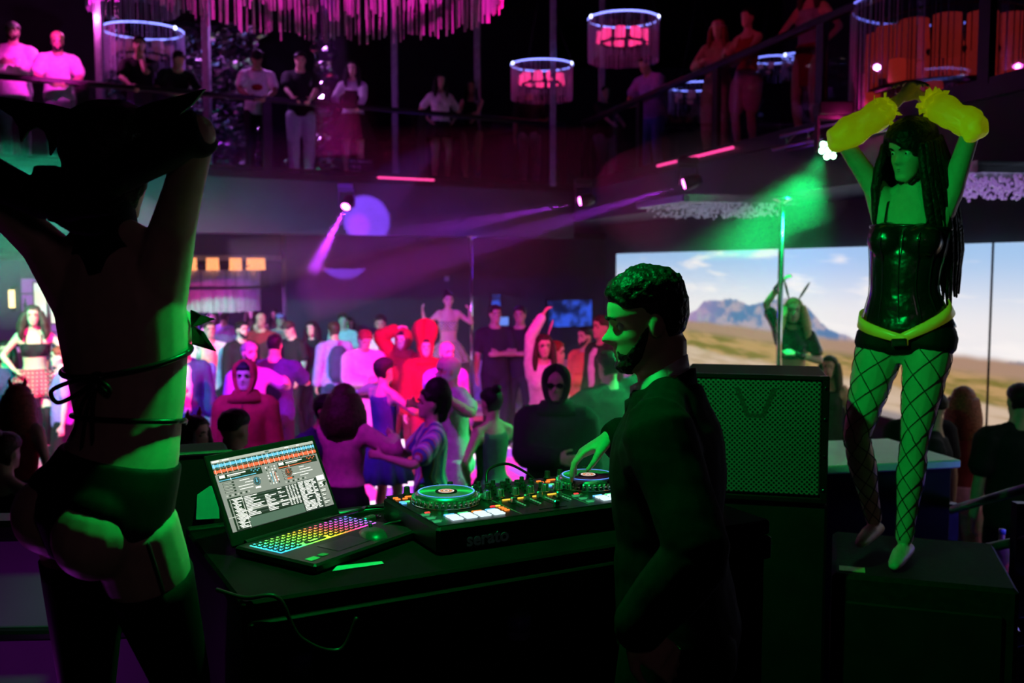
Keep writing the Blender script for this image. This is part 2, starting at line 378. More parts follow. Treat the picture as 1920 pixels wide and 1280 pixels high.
# ------------------------------------------------------------------ lit floor tiles, step edges, riser
tile_cols = [glow('tile_pink', (1, .03, .5), 1.6), glow('tile_white', (1, .62, .95), 2.6), glow('tile_violet', (.55, .08, 1), 1.3), glow('tile_rose', (1, .06, .32), 1.2)]
g = G(); g.box((0, 0, .015), (.56, .56, .03), bev=.01); tm = g.mesh('floor_tile', tile_cols[0])
lf = empty('light_floor', (-1.9, 9.6, .0), math.radians(20), 'dance floor of glowing pink and white square tiles', 'floor tiles')
for i in range(8):
    for j in range(8):
        k = random.choices((0, 1, 2, 3), (4, 2.2, 2, 3))[0]
        inst('floor_tile', tm, lf, (i * .6, j * .6, .001), m=tile_cols[k])
M_wood = mat('brown_wood_floor', (.16, .10, .07), .4, var=.3, scale=5)
rp = [(-.05, 13.9), (.85, 11.1), (1.5, 9.4), (3.2, 9.9), (1.9, 16.9), (-1.8, 15.9), (-1.0, 14.2)]
g = G(); g.prism(rp, .0, .25); ri = g.build('riser', M_wood); struct(ri); ri.name = 'floor_riser'
M_led = glow('led_strip_violet', (.5, .2, 1), 1.1)
g = G(); g.box((0, 0, 0), (.05, .02, .08), bev=.008); lm_ = g.mesh('step_light', M_led)
e = empty('step_lights', (0, 0, 0), 0, 'row of violet step lights along the riser edge', 'step lights')
for (x0, y0), (x1, y1) in zip(rp[:2], rp[1:3]):
    n = int(math.hypot(x1 - x0, y1 - y0) / .16); a = math.atan2(y1 - y0, x1 - x0)
    for k in range(n):
        t = (k + .5) / n; inst('step_light', lm_, e, (x0 + (x1 - x0) * t + math.sin(a) * .012, y0 + (y1 - y0) * t - math.cos(a) * .012, .13), (0, 0, a))

# ------------------------------------------------------------------ people: one continuous body each (closed pieces fused by a voxel remesh), clothes and hair as parts
TORSO = {
 'm': [(.80, .06, .06, 0), (.86, .14, .10, -.005), (.93, .165, .118, -.012), (1.02, .152, .108, 0), (1.10, .142, .10, .005), (1.20, .152, .11, .006), (1.30, .168, .12, 0), (1.38, .175, .115, -.005), (1.44, .15, .09, -.012), (1.48, .10, .072, -.015), (1.52, .062, .062, -.012), (1.60, .056, .06, .004)],
 'f': [(.80, .06, .06, 0), (.86, .148, .105, -.01), (.92, .172, .12, -.018), (1.0, .155, .106, -.006), (1.09, .122, .088, .008), (1.18, .128, .093, .01), (1.28, .143, .10, .004), (1.36, .146, .096, -.004), (1.43, .128, .078, -.01), (1.47, .085, .06, -.012), (1.52, .052, .052, -.008), (1.60, .047, .05, .004)]}
H_W = [(-.115, .012), (-.108, .032), (-.09, .046), (-.06, .057), (-.03, .064), (0, .070), (.03, .0745), (.06, .072), (.085, .06), (.102, .04), (.112, .018), (.115, .003)]
H_F = [(-.115, .066), (-.108, .084), (-.092, .092), (-.076, .086), (-.066, .089), (-.052, .09), (-.04, .087), (-.025, .087), (0, .081), (.012, .085), (.026, .092), (.05, .091), (.075, .08), (.095, .057), (.108, .03), (.115, .003)]
H_B = [(-.115, .045), (-.105, .03), (-.085, -.02), (-.06, -.055), (-.03, -.082), (0, -.096), (.04, -.101), (.07, -.09), (.095, -.062), (.108, -.033), (.115, -.003)]
def gs(x, w): return math.exp(-(x / w) ** 2)
def head_point(z, phi, nose=1, jaw=1):
    """phi 0 = face"""
    wd = lerp_table(H_W, z)[0]; f = lerp_table(H_F, z)[0]; bk = lerp_table(H_B, z)[0]
    if z < -.03: wd *= 1 + (jaw - 1) * smooth01(-.03, -.08, z)
    c, s_ = math.cos(phi), math.sin(phi)
    mid = (f + bk) / 2; hd = (f - bk) / 2
    x = wd * math.copysign(abs(s_) ** .88, s_); y = mid + hd * math.copysign(abs(c) ** .88, c)
    if c > 0:
        nz = 0
        if -.045 < z < .03:
            prof = lerp_table([(-.045, 0), (-.036, .012), (-.028, .026), (-.018, .022), (.0, .011), (.02, .003), (.03, 0)], z)[0]
            nz = prof * gs(x, .0115 + .006 * gs(z + .03, .012)) * nose * (1.4 if nose == 1 else 1.15)
        y += nz
        y -= .011 * gs(abs(x) - .031, .014) * gs(z - .004, .011)          # eye sockets
        y += .006 * gs(abs(x) - .03, .02) * gs(z - .022, .007)            # brow
        y += .006 * gs(abs(x) - .038, .018) * gs(z + .025, .015)          # cheek
        y += (.0055 * gs(z + .056, .0045) + .006 * gs(z + .069, .005) - .004 * gs(z + .0625, .003)) * gs(x, .019)   # lips
        y += .004 * gs(z + .094, .011) * gs(x, .018)
    return V3((x, y, z))
def head_shell(off, n=24, m=32, jaw=1, nose=1):
    """closed surface; off(z, phi, p) is the distance outside the head surface"""
    vs = []; fs = []
    zs = [-.115 + .23 * (.5 - .5 * math.cos(math.pi * k / n)) for k in range(n + 1)]
    for z in zs:
        for j in range(m):
            ph = 2 * math.pi * j / m; p = head_point(z, ph, nose, jaw)
            d = p - V3((0, 0, -.01)); d.normalize(); vs.append(p + d * off(z, ph, p))
    for k in range(n):
        for j in range(m):
            j2 = (j + 1) % m; fs.append((k*m+j2, k*m+j, (k+1)*m+j, (k+1)*m+j2))
    fs.append(tuple(range(m))); fs.append(tuple(range(n*m+m-1, n*m-1, -1)))
    return vs, fs
def fphi(ph): return abs(((ph + math.pi) % (2 * math.pi)) - math.pi)
def hair_mask(z, ph, front=.062, side=-.0, back=-.075, ear=.02):
    """>0 where hair grows; hairline height by angle"""
    a = fphi(ph)
    line = front + (ear - front) * smooth01(.5, 1.05, a)
    line = line + (side - ear) * smooth01(1.35, 1.65, a) + (back - side) * smooth01(1.6, 2.1, a)
    return z - line
def ik(S, T, l1, l2, hint):
    S, T = V3(S), V3(T); d = T - S; L = min(max(d.length, abs(l1 - l2) + .01), (l1 + l2) * .997); u = d.normalized(); T = S + u * L
    a = (l1*l1 - l2*l2 + L*L) / (2 * L); hgt = math.sqrt(max(l1*l1 - a*a, 0)); hv = V3(hint); hv = hv - u * hv.dot(u)
    if hv.length < 1e-4: hv = u.orthogonal()
    return S + u * a + hv.normalized() * hgt, T
def remesh(o, vox, sm=3, ratio=None, noise_amp=0):
    r = o.modifiers.new('r', 'REMESH'); r.mode = 'VOXEL'; r.voxel_size = vox; r.use_smooth_shade = True
    s = o.modifiers.new('s', 'SMOOTH'); s.factor = .5; s.iterations = sm
    if noise_amp:
        tx = bpy.data.textures.get('folds') or bpy.data.textures.new('folds', 'CLOUDS'); tx.noise_scale = .13; tx.noise_depth = 2
        d = o.modifiers.new('d', 'DISPLACE'); d.texture = tx; d.texture_coords = 'LOCAL'; d.strength = noise_amp; d.mid_level = .5
    if ratio: d = o.modifiers.new('c', 'DECIMATE'); d.ratio = ratio
    return o
SKINS = [mat('skin_%d' % i, c, .5, var=.06, scale=30, spec=.4) for i, c in enumerate(((.72, .48, .37), (.60, .38, .27), (.45, .27, .18), (.24, .13, .085), (.8, .58, .48)))]
HAIRS = {k: mat('hair_' + k, c, .45, var=.45, scale=70, bump=.4, spec=.2) for k, c in dict(black=(.012, .010, .010), brown=(.05, .03, .02), blond=(.62, .44, .22), red=(.22, .05, .03), pink=(.7, .4, .5), grey=(.35, .33, .32)).items()}
CLOTH = {}
def cloth(name, col=None, rough=.85, **k):
    key = 'cloth_' + name
    if key not in MATS: mat(key, col, rough, var=.14, scale=22, spec=.25, **k)
    return MATS[key]
for n_, c_ in dict(white=(.78, .78, .78), grey=(.3, .3, .32), black=(.015, .015, .017), navy=(.04, .045, .14), red=(.34, .02, .025), rust=(.5, .12, .05), purple=(.4, .2, .62), denim=(.08, .11, .24), tan=(.5, .34, .22), green=(.04, .12, .08), pinkish=(.75, .3, .45), beige=(.6, .5, .42), blue=(.12, .16, .5), dkred=(.3, .03, .04), orange=(.75, .2, .08)).items(): cloth(n_, c_)

class Person: pass
def person(label, loc, yaw=0, h=1.75, sex='m', lean=0, side=0, twist=0, head=(0, 0, 0), R=None, L=None, legR=None, legL=None, hipside=0,
           skin=0, top=None, bottom=None, shoes='black', hair=('short', 'black'), beard=None, vox=.013, group='people on the dance floor', curl=.5,
           ratio=None, face=False, root_name='person', name=None, fold=0, heels=0, pelv=0, handR=None, handL=None, fem=1.0, pel_yaw=0, glasses=False, naked_torso=True, wide=1.0, spine_arch=0, dress=None):
    q = Person(); q.root = empty(root_name, loc, math.radians(180 + yaw), label, 'person', group, h / 1.78)
    tab = TORSO[sex]; q.sex = sex
    rad = math.radians
    Rp = Matrix.Rotation(rad(pel_yaw), 3, 'Z') @ Matrix.Rotation(rad(-hipside), 3, 'Y') @ Matrix.Rotation(rad(-pelv), 3, 'X')
    Rc = Matrix.Rotation(rad(twist), 3, 'Z') @ Matrix.Rotation(rad(side), 3, 'Y') @ Matrix.Rotation(rad(-lean), 3, 'X')
    qp, qc = Rp.to_quaternion(), Rc.to_quaternion()
    P0 = V3((0, 0, .93)); samples = []
    c = P0.copy(); z = .93; samples.append((z, c.copy(), Rp))
    while z < 1.62:
        z += .02; rot = qp.slerp(qc, smooth01(.97, 1.22, z)).to_matrix(); c = c + rot @ V3((0, spine_arch * math.sin((z - .93) / .6 * math.pi) * .1, .02)); samples.append((z, c.copy(), rot))
    def frame(z):
        if z <= .93: return P0 + Rp @ V3((0, 0, z - .93)), Rp
        i = min(int((z - .93) / .02), len(samples) - 2); a, b = samples[i], samples[i + 1]; t = (z - a[0]) / .02
        return a[1].lerp(b[1], t), a[2]
    def tpt(x, y, z):
        c, r = frame(z); return c + r @ V3((x, y, 0))
    def tsec(z, off=0, sx=1, sy=1):
        a, b, y = lerp_table(tab, z); a *= wide; c, r = frame(z)
        return (c + r @ V3((0, y, 0)), r @ V3((1, 0, 0)), r @ V3((0, 1, 0)), (a + off) * sx, (b + off) * sy)
    def torso(g, z0, z1, off=0, n=20, k=10, sx=1, sy=1):
        zs = [z0 + (z1 - z0) * i / k for i in range(k + 1)]
        g.loft([tsec(z, off(z) if callable(off) else off, sx, sy) for z in zs], n)
    q.frame, q.tpt, q.tsec, q.torso = frame, tpt, tsec, torso
    # arms
    sw = .185 * wide if sex == 'm' else .158
    thin = 1 if sex == 'm' else .86
    q.arms = []
    for sg, spec, hs in ((1, R, handR), (-1, L, handL)):
        spec = spec or ((.27, .04, .80), (.5, -1, 0)); T, hint = spec[0], spec[1]
        T = V3((T[0] * (sg if len(spec) < 3 else 1), T[1], T[2])); hint = V3((hint[0] * (sg if len(spec) < 3 else 1), hint[1], hint[2]))
        S = tpt(sg * sw, -.012, 1.43)
        if T.z > S.z + .05: S = S + V3((-sg * .025, 0, .045))
        E, W = ik(S, T, .285, .255, hint)
        q.arms.append((sg, S, E, W, hs))
    # head
    hy, hp, hr = head
    Rn = frame(1.52)[1]
    q.Rh = Matrix.Rotation(rad(hy), 3, 'Z') @ Matrix.Rotation(rad(hr), 3, 'Y') @ Matrix.Rotation(rad(-hp), 3, 'X')
    nb = tpt(0, -.008, 1.53); q.hc = nb + Rn @ V3((0, .0, .035)) + q.Rh @ V3((0, .018, .1))
    Mh = Matrix.Translation(q.hc) @ q.Rh.to_4x4(); q.Mh = Mh
    jaw = 1.05 if sex == 'm' else .9; hn, hm = (22, 30) if vox > .009 else (56, 72)
    q.hn, q.hm, q.jaw = hn, hm, jaw
    def shell(off, n=None, m=None): 
        g = G(); g.add(*head_shell(off, n or hn, m or hm, jaw, 1 if sex == 'm' else .8)); return g.xform(Mh)
    q.shell = shell
    # body
    g = G()
    torso(g, .80, 1.60, 0, 20, 16)
    if sex == 'f':
        for sg in (1, -1):
            cc, r = frame(1.285); g.ball(cc + r @ V3((sg * .068, .072, 0)), (.056 * fem, .05 * fem, .055 * fem), 14, 10, r)
    cc, r = frame(.89)
    for sg in (1, -1): g.ball(cc + r @ V3((sg * .078, -.07, 0)), (.086 * (1.06 if sex == 'f' else .95), .082 * (fem if sex == 'f' else .9), .088), 14, 10, r)
    for sg, S, E, W, hs in q.arms:
        g.tube([tpt(sg * .045, -.02, 1.50), tpt(sg * sw * .6, -.015, 1.465), S + V3((0, 0, .01))], [.037, .04, .05 * thin], 12)
        mid = S.lerp(E, .45)
        g.tube([S, mid, E], [.058 * thin, .047 * thin, .039 * thin], 14); g.tube([E, E.lerp(W, .3), W], [.040 * thin, .042 * thin, .028 * thin], 14)
        # chest to arm web
        g.tube([tpt(sg * sw * .55, 0, 1.36), S.lerp(E, .12)], [.075 * thin, .056 * thin], 12)
        d = (W - E).normalized(); hd = V3(hs['dir']).normalized() if hs and 'dir' in hs else d
        pn = V3(hs['palm']) if hs and 'palm' in hs else V3((-sg, 0, 0))
        hand(g, W, hd, pn, sg, hs.get('curl', curl) if hs else curl, hs.get('spread', 1) if hs else 1, vox, thin * 1.04)
    v, f = head_shell(lambda z, ph, p: 0, hn, hm, jaw, 1 if sex == 'm' else .8); gh = G(); gh.add(v, f)
    for sg in (1, -1):
        e_ = Matrix.Rotation(sg * -.35, 3, 'Z') @ Matrix.Rotation(.15, 3, 'X')
        gh.ball((sg * .074, -.008, -.008), (.008, .019, .031), 10, 8, e_)
    gh.xform(Mh); g.add(gh.v, gh.f)
    g.tube([tpt(0, -.01, 1.49), nb, q.hc + q.Rh @ V3((0, -.03, -.05))], [.06 * thin, .056 * thin, .055 * thin], 14)
    # legs
    q.legs = []
    for sg, spec in ((1, legR), (-1, legL)):
        spec = spec or ((.105, 0, .085), (.15, 1, 0)); T = V3((spec[0][0] * (sg if len(spec) < 3 else 1), spec[0][1], spec[0][2] + heels))
        hip = P0 + Rp @ V3((sg * .092, 0, -.02)); Kn, An = ik(hip, T, .425, .415, (spec[1][0] * sg, spec[1][1], spec[1][2]))
        q.legs.append((sg, hip, Kn, An))
    lt = 1.0 if sex == 'm' else 1.06
    q.leg_prof = lambda hip, Kn, An: ([hip, hip.lerp(Kn, .25), hip.lerp(Kn, .6), Kn, Kn.lerp(An, .15), Kn.lerp(An, .35), Kn.lerp(An, .7), An], [.088 * lt, .086 * lt, .07 * lt, .054, .052, .056, .04, .034])
    for sg, hip, Kn, An in q.legs:
        pts, rr = q.leg_prof(hip, Kn, An); g.tube(pts, rr, 16)
        toe = V3((sg * .03, 1, 0)).normalized()
        a0 = An + V3((0, 0, -.045)); drop = -heels
        g.tube([a0 - toe * .05, a0 + toe * .05 + V3((0, 0, drop * .4)), a0 + toe * .15 + V3((0, 0, -.01 + drop)), a0 + toe * .19 + V3((0, 0, -.015 + drop))], [.036, .038, .03, .022], 10, .8)
    body = g.build('body', SKINS[skin], q.root); q.body = body
    remesh(body, vox, 3 if vox > .008 else 4, ratio or (.4 if vox > .008 else None))
    # hair, beard
    if hair: make_hair(q, hair[0], HAIRS.get(hair[1]) or hair[1])
    if beard:
        def boff(z, ph, p):
            a = fphi(ph); up = lerp_table([(0, -.040), (.35, -.045), (.6, -.05), (1.0, -.04), (1.3, .0), (1.5, .02)], a)[0]
            mk = (up - z) if a < 1.5 else -.02
            if a < .3: mk = min(mk, abs(z + .062) - .011 - (0 if a > .22 else -.0))
            return -.012 + (.016) * smooth01(-.002, .006, mk)
        o = q.shell(boff, 30, 40).build('beard', HAIRS[beard], q.root, True)
    if face:
        for sg in (1, -1):
            g = G(); c = Mh @ V3((sg * .031, .0665, .003)); g.ball(c, .0122, 12, 8)
            e = g.build('eye', mat('eye_white', (.7, .7, .68), .25, var=.02) if vox < .009 else mat('eye_shadowed', (.06, .035, .03), .3, var=.05), q.root, True)  # crowd eyes: socket shade painted as a dark eyeball
            if vox >= .009: g = None
            if g: g = G(); g.ball(Mh @ V3((sg * .031, .0728, .003)), (.0068, .0068, .0068), 10, 8); g.build('iris', mat('iris_brown', (.03, .015, .01), .15, var=.1), e, True)
            g = G(); pts = [Mh @ (head_point(.021 + zz, sg * ph) + V3((0, .002 if vox < .009 else .004, 0))) for ph, zz in ((.16, 0), (.3, .005), (.45, .005), (.58, -.001))]
            g.tube(pts, [x * (1 if vox < .009 else 1.5) for x in (.003, .0042, .0036, .0018)], 6); g.build('eyebrow', HAIRS['black'], q.root, True)
        def loff(z, ph, p):
            return -.006 + .0075 * smooth01(0, .4, gs(p.x, .022) * gs(z + .0625, .0075) - .35) if fphi(ph) < 1 else -.006
        q.shell(loff, *((60, 72) if vox < .009 else (44, 32))).build('lips', mat('lips_rose', (.35, .1, .1), .35, var=.05), q.root, True)
    if glasses:
        g = G()
        for sg in (1, -1): g.ball(Mh @ V3((sg * .033, .094, .004)), (.027, .007, .02), 12, 8, q.Rh)
        g.tube([Mh @ V3((x, y, .008)) for x, y in ((-.078, .0), (-.066, .085), (0, .102), (.066, .085), (.078, 0))], .004, 6)
        g.build('sunglasses', mat('dark_lens', (.01, .01, .012), .1, var=.05), q.root, True)
    if top: make_top(q, vox=max(vox, .012 if vox > .008 else .008), fold=fold, **top)
    if bottom: make_bottom(q, vox=max(vox, .012 if vox > .008 else .008), fold=fold, **bottom)
    if shoes: make_shoes(q, shoes, heels)
    return q
def hand(g, W, d, pn, sg, curl, spread, vox, sc=1):
    """palm, four bent fingers of different lengths and a thumb leaving the side of the palm"""
    pn = (pn - d * pn.dot(d)); pn = pn.normalized() if pn.length > 1e-3 else d.orthogonal()
    sd = d.cross(pn) * (1 if sg > 0 else -1)          # towards the thumb
    def P(a, s_, n_=0): return W + d * (a * sc) + sd * (s_ * sc) + pn * (n_ * sc)
    fr = .0088 * sc if vox < .008 else .0105 * sc
    secs = [(P(-.01, 0), .026, .021), (P(.02, .002), .032, .018), (P(.06, 0), .041, .0155), (P(.088, -.002), .040, .0125)]
    g.loft([(c, sd, pn, a * sc, b * sc) for c, a, b in secs], 14)
    for i, ln in enumerate((.074, .083, .077, .06)):
        s0 = .030 - i * .0205; sp = (.012 - i * .009) * spread
        ang = 0; p = P(.082, s0); pts = [p]; cd_ = 0
        for k, frac in enumerate((.45, .32, .23)):
            cd_ += curl * (.75, 1.0, .7)[k] * (1 + .12 * i)
            dd = d * math.cos(cd_) + pn * math.sin(cd_) + sd * sp * (1 if k == 0 else .6)
            p = p + dd.normalized() * ln * frac * sc; pts.append(p)
        g.tube(pts, [fr, fr * .96, fr * .88, fr * .74], 8)
    t0, t1 = P(.018, .026, .006), P(.05, .054, .016); t2 = t1 + (d * .8 + sd * .25 + pn * (.3 + .3 * curl)).normalized() * .034 * sc; t3 = t2 + (d + pn * (.2 + .4 * curl)).normalized() * .025 * sc
    g.tube([t0, t1, t2, t3], [.014 * sc, .0125 * sc, fr, fr * .78], 8)
def make_hair(q, style, m):
    nz = lambda p, s, a: a * noise.noise(p * s)
    n, mm = (26, 36) if q.hn < 40 else (64, 84)
    st = style.split('+')
    if 'bald' in st: return
    par = dict(front=.062, side=.0, back=-.08, ear=.02); th = .014; amp = .006; fr = 45
    if 'fade' in st: th = .012; par = dict(front=.058, side=.028, back=.0, ear=.032)
    if 'buzz' in st: th = .004; amp = .001
    if 'long' in st or 'wavy' in st: th = .018; par = dict(front=.07, side=-.06, back=-.11, ear=.03)
    if 'afro' in st: th = .05; amp = .02; fr = 26; par['side'] = -.03
    if 'bangs' in st: par['front'] = .024; th = .022
    if 'up' in st or 'bun' in st: th = .012
    if 'quiff' in st: th = .016
    if 'none' not in st:
        def off(z, ph, p):
            k = smooth01(-.004, .012 if th < .03 else .03, hair_mask(z, ph, **par))
            t = th * (1 + (.9 * smooth01(.02, .09, z) if 'quiff' in st or 'fade' in st or 'flat' in st else 0))
            return -.014 + (t + .014 + nz(p, fr, amp)) * k
        o = q.shell(off, n, mm).build('hair', m, q.root, True)
    Mh = q.Mh; g = G()
    rnd = random.Random(3)
    if 'long' in st or 'wavy' in st:
        ln = .46 if 'xlong' in st else .3; wv = .022 if 'wavy' in st else .008
        for k in range(17):
            a = math.radians(62 + 236 * k / 16); base = Mh @ V3((math.sin(a) * .078, math.cos(a) * .088 - .008, .035))
            pts = []; rr = []
            for i in range(8):
                t = i / 7; out = V3((math.sin(a), math.cos(a) * .9, 0)) * (.012 + .035 * math.sin(t * 2.2) * (1.5 if 'wavy' in st else .6))
                p = base + q.Rh @ out * 1.0 + V3((0, 0, -ln * t)) + V3((noise.noise(V3((k, t * 3, 1))), noise.noise(V3((k, t * 3, 7))), 0)) * wv
                pts.append(p); rr.append((.026, .03, .032, .033, .033, .032, .026, .012)[i] * (1.25 if 'wavy' in st else 1))
            g.tube(pts, rr, 8)
        o = g.build('hair_length', m, q.root, True); remesh(o, .014 if q.hn < 40 else .008, 2, None, .02 if 'wavy' in st else .006)
    if 'bun' in st: g.ball(Mh @ V3((0, -.075, .12)), (.04, .04, .036), 12, 8); g.build('hair_bun', m, q.root, True)
    if 'beehive' in st:
        g.ball(Mh @ V3((0, -.045, .085)), (.088, .105, .125), 18, 12); g.ball(Mh @ V3((0, -.1, .03)), (.075, .07, .12), 16, 10); g.ball(Mh @ V3((0, -.09, -.07)), (.05, .05, .08), 12, 8)
        o = g.build('hair_volume', m, q.root, True); remesh(o, .014, 3, None, .015)
    if 'tail' in st:
        g.tube([Mh @ V3((0, -.1, .06)), Mh @ V3((0, -.15, .04)), Mh @ V3((0, -.15, -.1)), Mh @ V3((0, -.12, -.25))], [.025, .035, .03, .01], 10); g.build('ponytail', m, q.root, True)
def make_top(q, kind='tee', col='white', vox=.012, fold=0, m=None, name=None, loose=.0, low=None, inner=None):
    m = m or cloth(col); g = G()
    z0 = dict(tee=.86, long=.86, hoodie=.84, jacket=.82, crop=1.14, tank=.88, tube=1.2, polo=.86, coat=.80).get(kind, .86) if low is None else low
    off = dict(tee=.014, long=.016, hoodie=.03, jacket=.028, crop=.012, tank=.01, tube=.009, coat=.026).get(kind, .014) + loose
    zt = (1.505 if kind == 'coat' else 1.485) if kind not in ('tank', 'tube') else (1.42 if kind == 'tank' else 1.36)
    def offz(z): return off * (1 if z < 1.42 else .7) + (.012 if z < 1.1 and kind in ('tee', 'long', 'hoodie', 'jacket', 'coat') else 0)
    q.torso(g, z0, zt, offz, 22, 14)
    if q.sex == 'f':
        cc, r = q.frame(1.285)
        for sg in (1, -1): g.ball(cc + r @ V3((sg * .068, .074, 0)), (.056 + off * .6, .05 + off * .6, .055 + off * .6), 14, 10, r)
    if kind in ('tank',):
        for sg in (1, -1): g.tube([q.tpt(sg * .09, .07, 1.38), q.tpt(sg * .085, .0, 1.487), q.tpt(sg * .09, -.08, 1.38)], [.02, .018, .02], 8)
    thin = 1 if q.sex == 'm' else .86
    if kind not in ('tank', 'tube'):
        for sg, S, E, W, hs in q.arms:
            o2 = off + .002
            g.tube([q.tpt(sg * .045, -.02, 1.485), q.tpt(sg * .1, -.016, 1.462), S], [.038 + o2 * .6, .042 + o2 * .6, .05 * thin + o2], 12) if kind in ('coat', 'hoodie', 'jacket', 'long', 'tee') else None
            g.tube([q.tpt(sg * .06, -.012, 1.465), S.lerp(q.tpt(sg * .06, -.012, 1.465), .35), S + V3((0, 0, .004))], [.05, .05 + o2 * .6, .05 * thin + o2], 12)
            g.tube([q.tpt(sg * .1, 0, 1.36), S.lerp(E, .15)], [.08 * thin + o2, .058 * thin + o2], 12)
            if kind in ('tee', 'polo') or (kind == 'crop' and loose < .005): g.tube([S, S.lerp(E, .4), S.lerp(E, .72)], [.058 * thin + o2, .056 * thin + o2, .056 * thin + o2 * 1.2], 14)
            else:
                g.tube([S, S.lerp(E, .5), E], [.058 * thin + o2, .05 * thin + o2, .045 * thin + o2], 14)
                g.tube([E, E.lerp(W, .35), E.lerp(W, .93)], [.045 * thin + o2, .046 * thin + o2, .036 * thin + o2], 14)
    if kind == 'hoodie':
        g.tube([q.tpt(-.075, .06, 1.475), q.tpt(-.10, -.03, 1.495), q.tpt(0, -.105, 1.49), q.tpt(.10, -.03, 1.495), q.tpt(.075, .06, 1.475)], [.02, .034, .045, .034, .02], 10)
    nm = name or dict(tee='shirt', long='shirt', hoodie='hoodie', jacket='jacket', crop='top', tank='top', tube='top', polo='shirt', coat='coat').get(kind, 'shirt')
    o = g.build(nm, m, q.root); remesh(o, vox, 3, .5 if vox > .0085 else None, fold or .012)
    if inner:
        g = G(); secs = [(.95, .055), (1.1, .06), (1.25, .07), (1.4, .06), (1.46, .04)]; pts = []
        for z, wd in secs:
            a, b, y = lerp_table(TORSO[q.sex], z); c, r = q.frame(z); pts.append((c + r @ V3((0, y + (b + offz(z)) * .78, 0)), r @ V3((1, 0, 0)), r @ V3((0, 1, 0)), wd, (b + offz(z)) * .24 + .012))
        g.loft(pts, 14); g.build('inner_shirt', cloth(inner), q.root, True)
    return o
def make_bottom(q, kind='trousers', col='black', vox=.012, fold=0, m=None, loose=0, name=None):
    m = m or cloth(col); g = G()
    if kind in ('trousers', 'shorts', 'briefs'):
        q.torso(g, .80, 1.04 if kind != 'briefs' else .99, .014 + loose * .5, 20, 8)
        cc, r = q.frame(.89)
        for sg in (1, -1): g.ball(cc + r @ V3((sg * .078, -.07, 0)), (.098, .09, .1), 14, 10, r)
        for sg, hip, Kn, An in q.legs:
            pts, rr = q.leg_prof(hip, Kn, An); o = .014 + loose
            if kind == 'trousers': g.tube(pts, [max(x + o, .058) for x in rr], 16)
            elif kind == 'shorts': g.tube(pts[:3] + [pts[2].lerp(pts[3], .5)], [x + o * 1.5 + .006 * i for i, x in enumerate(rr[:4])], 16)
            else: g.tube(pts[:1] + [pts[0].lerp(pts[1], .35)], [rr[0] + .008, rr[0] + .007], 16)
        o = g.build(name or kind, m, q.root); remesh(o, vox, 3, .5 if vox > .0085 else None, fold or .01)
    else:   # skirt with pleats, a closed bell of cloth
        n = 48; secs = []; zs = [1.05, .98, .9, .82, .74] if kind == 'skirt' else [1.05, .95, .85, .72, .6]
        vs = []; fs = []
        for i, z in enumerate(zs):
            a, b, y = lerp_table(TORSO[q.sex], max(z, .9)); c, r = q.frame(max(z, .8)); c = c + r @ V3((0, y, min(z - .8, 0)))
            fl = .012 + (.0 if kind == 'tight' else .035 + loose) * i
            for j in range(n):
                t = 2 * math.pi * j / n; pl = (1 + (.035 * i if kind != 'tight' else .004) * math.cos(j * math.pi / 2))
                vs.append(c + r @ V3(((a + fl) * pl * math.cos(t), (b + fl + (.02 if math.sin(t) < 0 else 0)) * pl * math.sin(t), 0)))
        for k in range(len(zs) - 1):
            for j in range(n): fs.append((k*n+(j+1) % n, k*n+j, (k+1)*n+j, (k+1)*n+(j+1) % n))
        fs.append(tuple(range(n)))
        g.add(vs, fs); o = g.build(name or 'skirt', m, q.root, True)
        s = o.modifiers.new('t', 'SOLIDIFY'); s.thickness = .004
    return o
def make_shoes(q, col, heels=0):
    for sg, hip, Kn, An in q.legs:
        g = G(); toe = V3((sg * .03, 1, 0)).normalized(); a0 = An + V3((0, 0, -.045)); dr = -heels
        g.tube([a0 - toe * .055 + V3((0, 0, .012)), a0 + toe * .05 + V3((0, 0, dr * .4)), a0 + toe * .16 + V3((0, 0, -.008 + dr)), a0 + toe * .205 + V3((0, 0, -.012 + dr))], [.043, .046, .038, .026], 10, .85)
        if heels > .02: g.tube([a0 - toe * .05, a0 - toe * .055 + V3((0, 0, -heels - .03))], [.02, .012], 8)
        g.build('shoe', cloth(col, rough=.5) if isinstance(col, str) else col, q.root, True)

# ------------------------------------------------------------------ the DJ booth
TZ = 1.92                                         # table top
TA = math.radians(28); TU = V3((.883, .469, 0)); TN = V3((-.469, .883, 0))
CC = V3((.035, 2.593, TZ))                         # middle of the controller
M_tab = mat('table_black_laminate', (.005, .005, .006), .6, var=.25, scale=12, spec=.06)
def prt(name, m, parent, fn, smooth=False):
    g = G(); fn(g); return g.build(name, m, parent, smooth)
tb = empty('dj_table', (CC.x, CC.y, .8), TA, 'black table carrying the decks and the laptop', 'table')
H = TZ - .8
prt('table_top', M_tab, tb, lambda g: g.box((-.11, .02, H - .02), (1.40, .62, .04), bev=.006))
prt('front_lip', M_blackmetal, tb, lambda g: g.box((-.11, -.296, H - .07), (1.38, .02, .06), bev=.004))
prt('back_panel', M_booth, tb, lambda g: g.box((-.11, .318, H / 2 + .005), (1.4, .03, H + .01), bev=.004))
prt('back_edge_strip', mat('green_grey_metal_edge', (.3, .32, .33), .3, .8), tb, lambda g: g.box((-.05, .30, H + .004), (1.3, .022, .012), bev=.003))
prt('shelf', M_booth, tb, lambda g: g.box((-.11, .1, .80), (1.34, .4, .025)))
for x in (-.79, .57):
    prt('side_panel', M_booth, tb, lambda g: g.box((x, .02, (H - .04) / 2), (.03, .58, H - .042)))
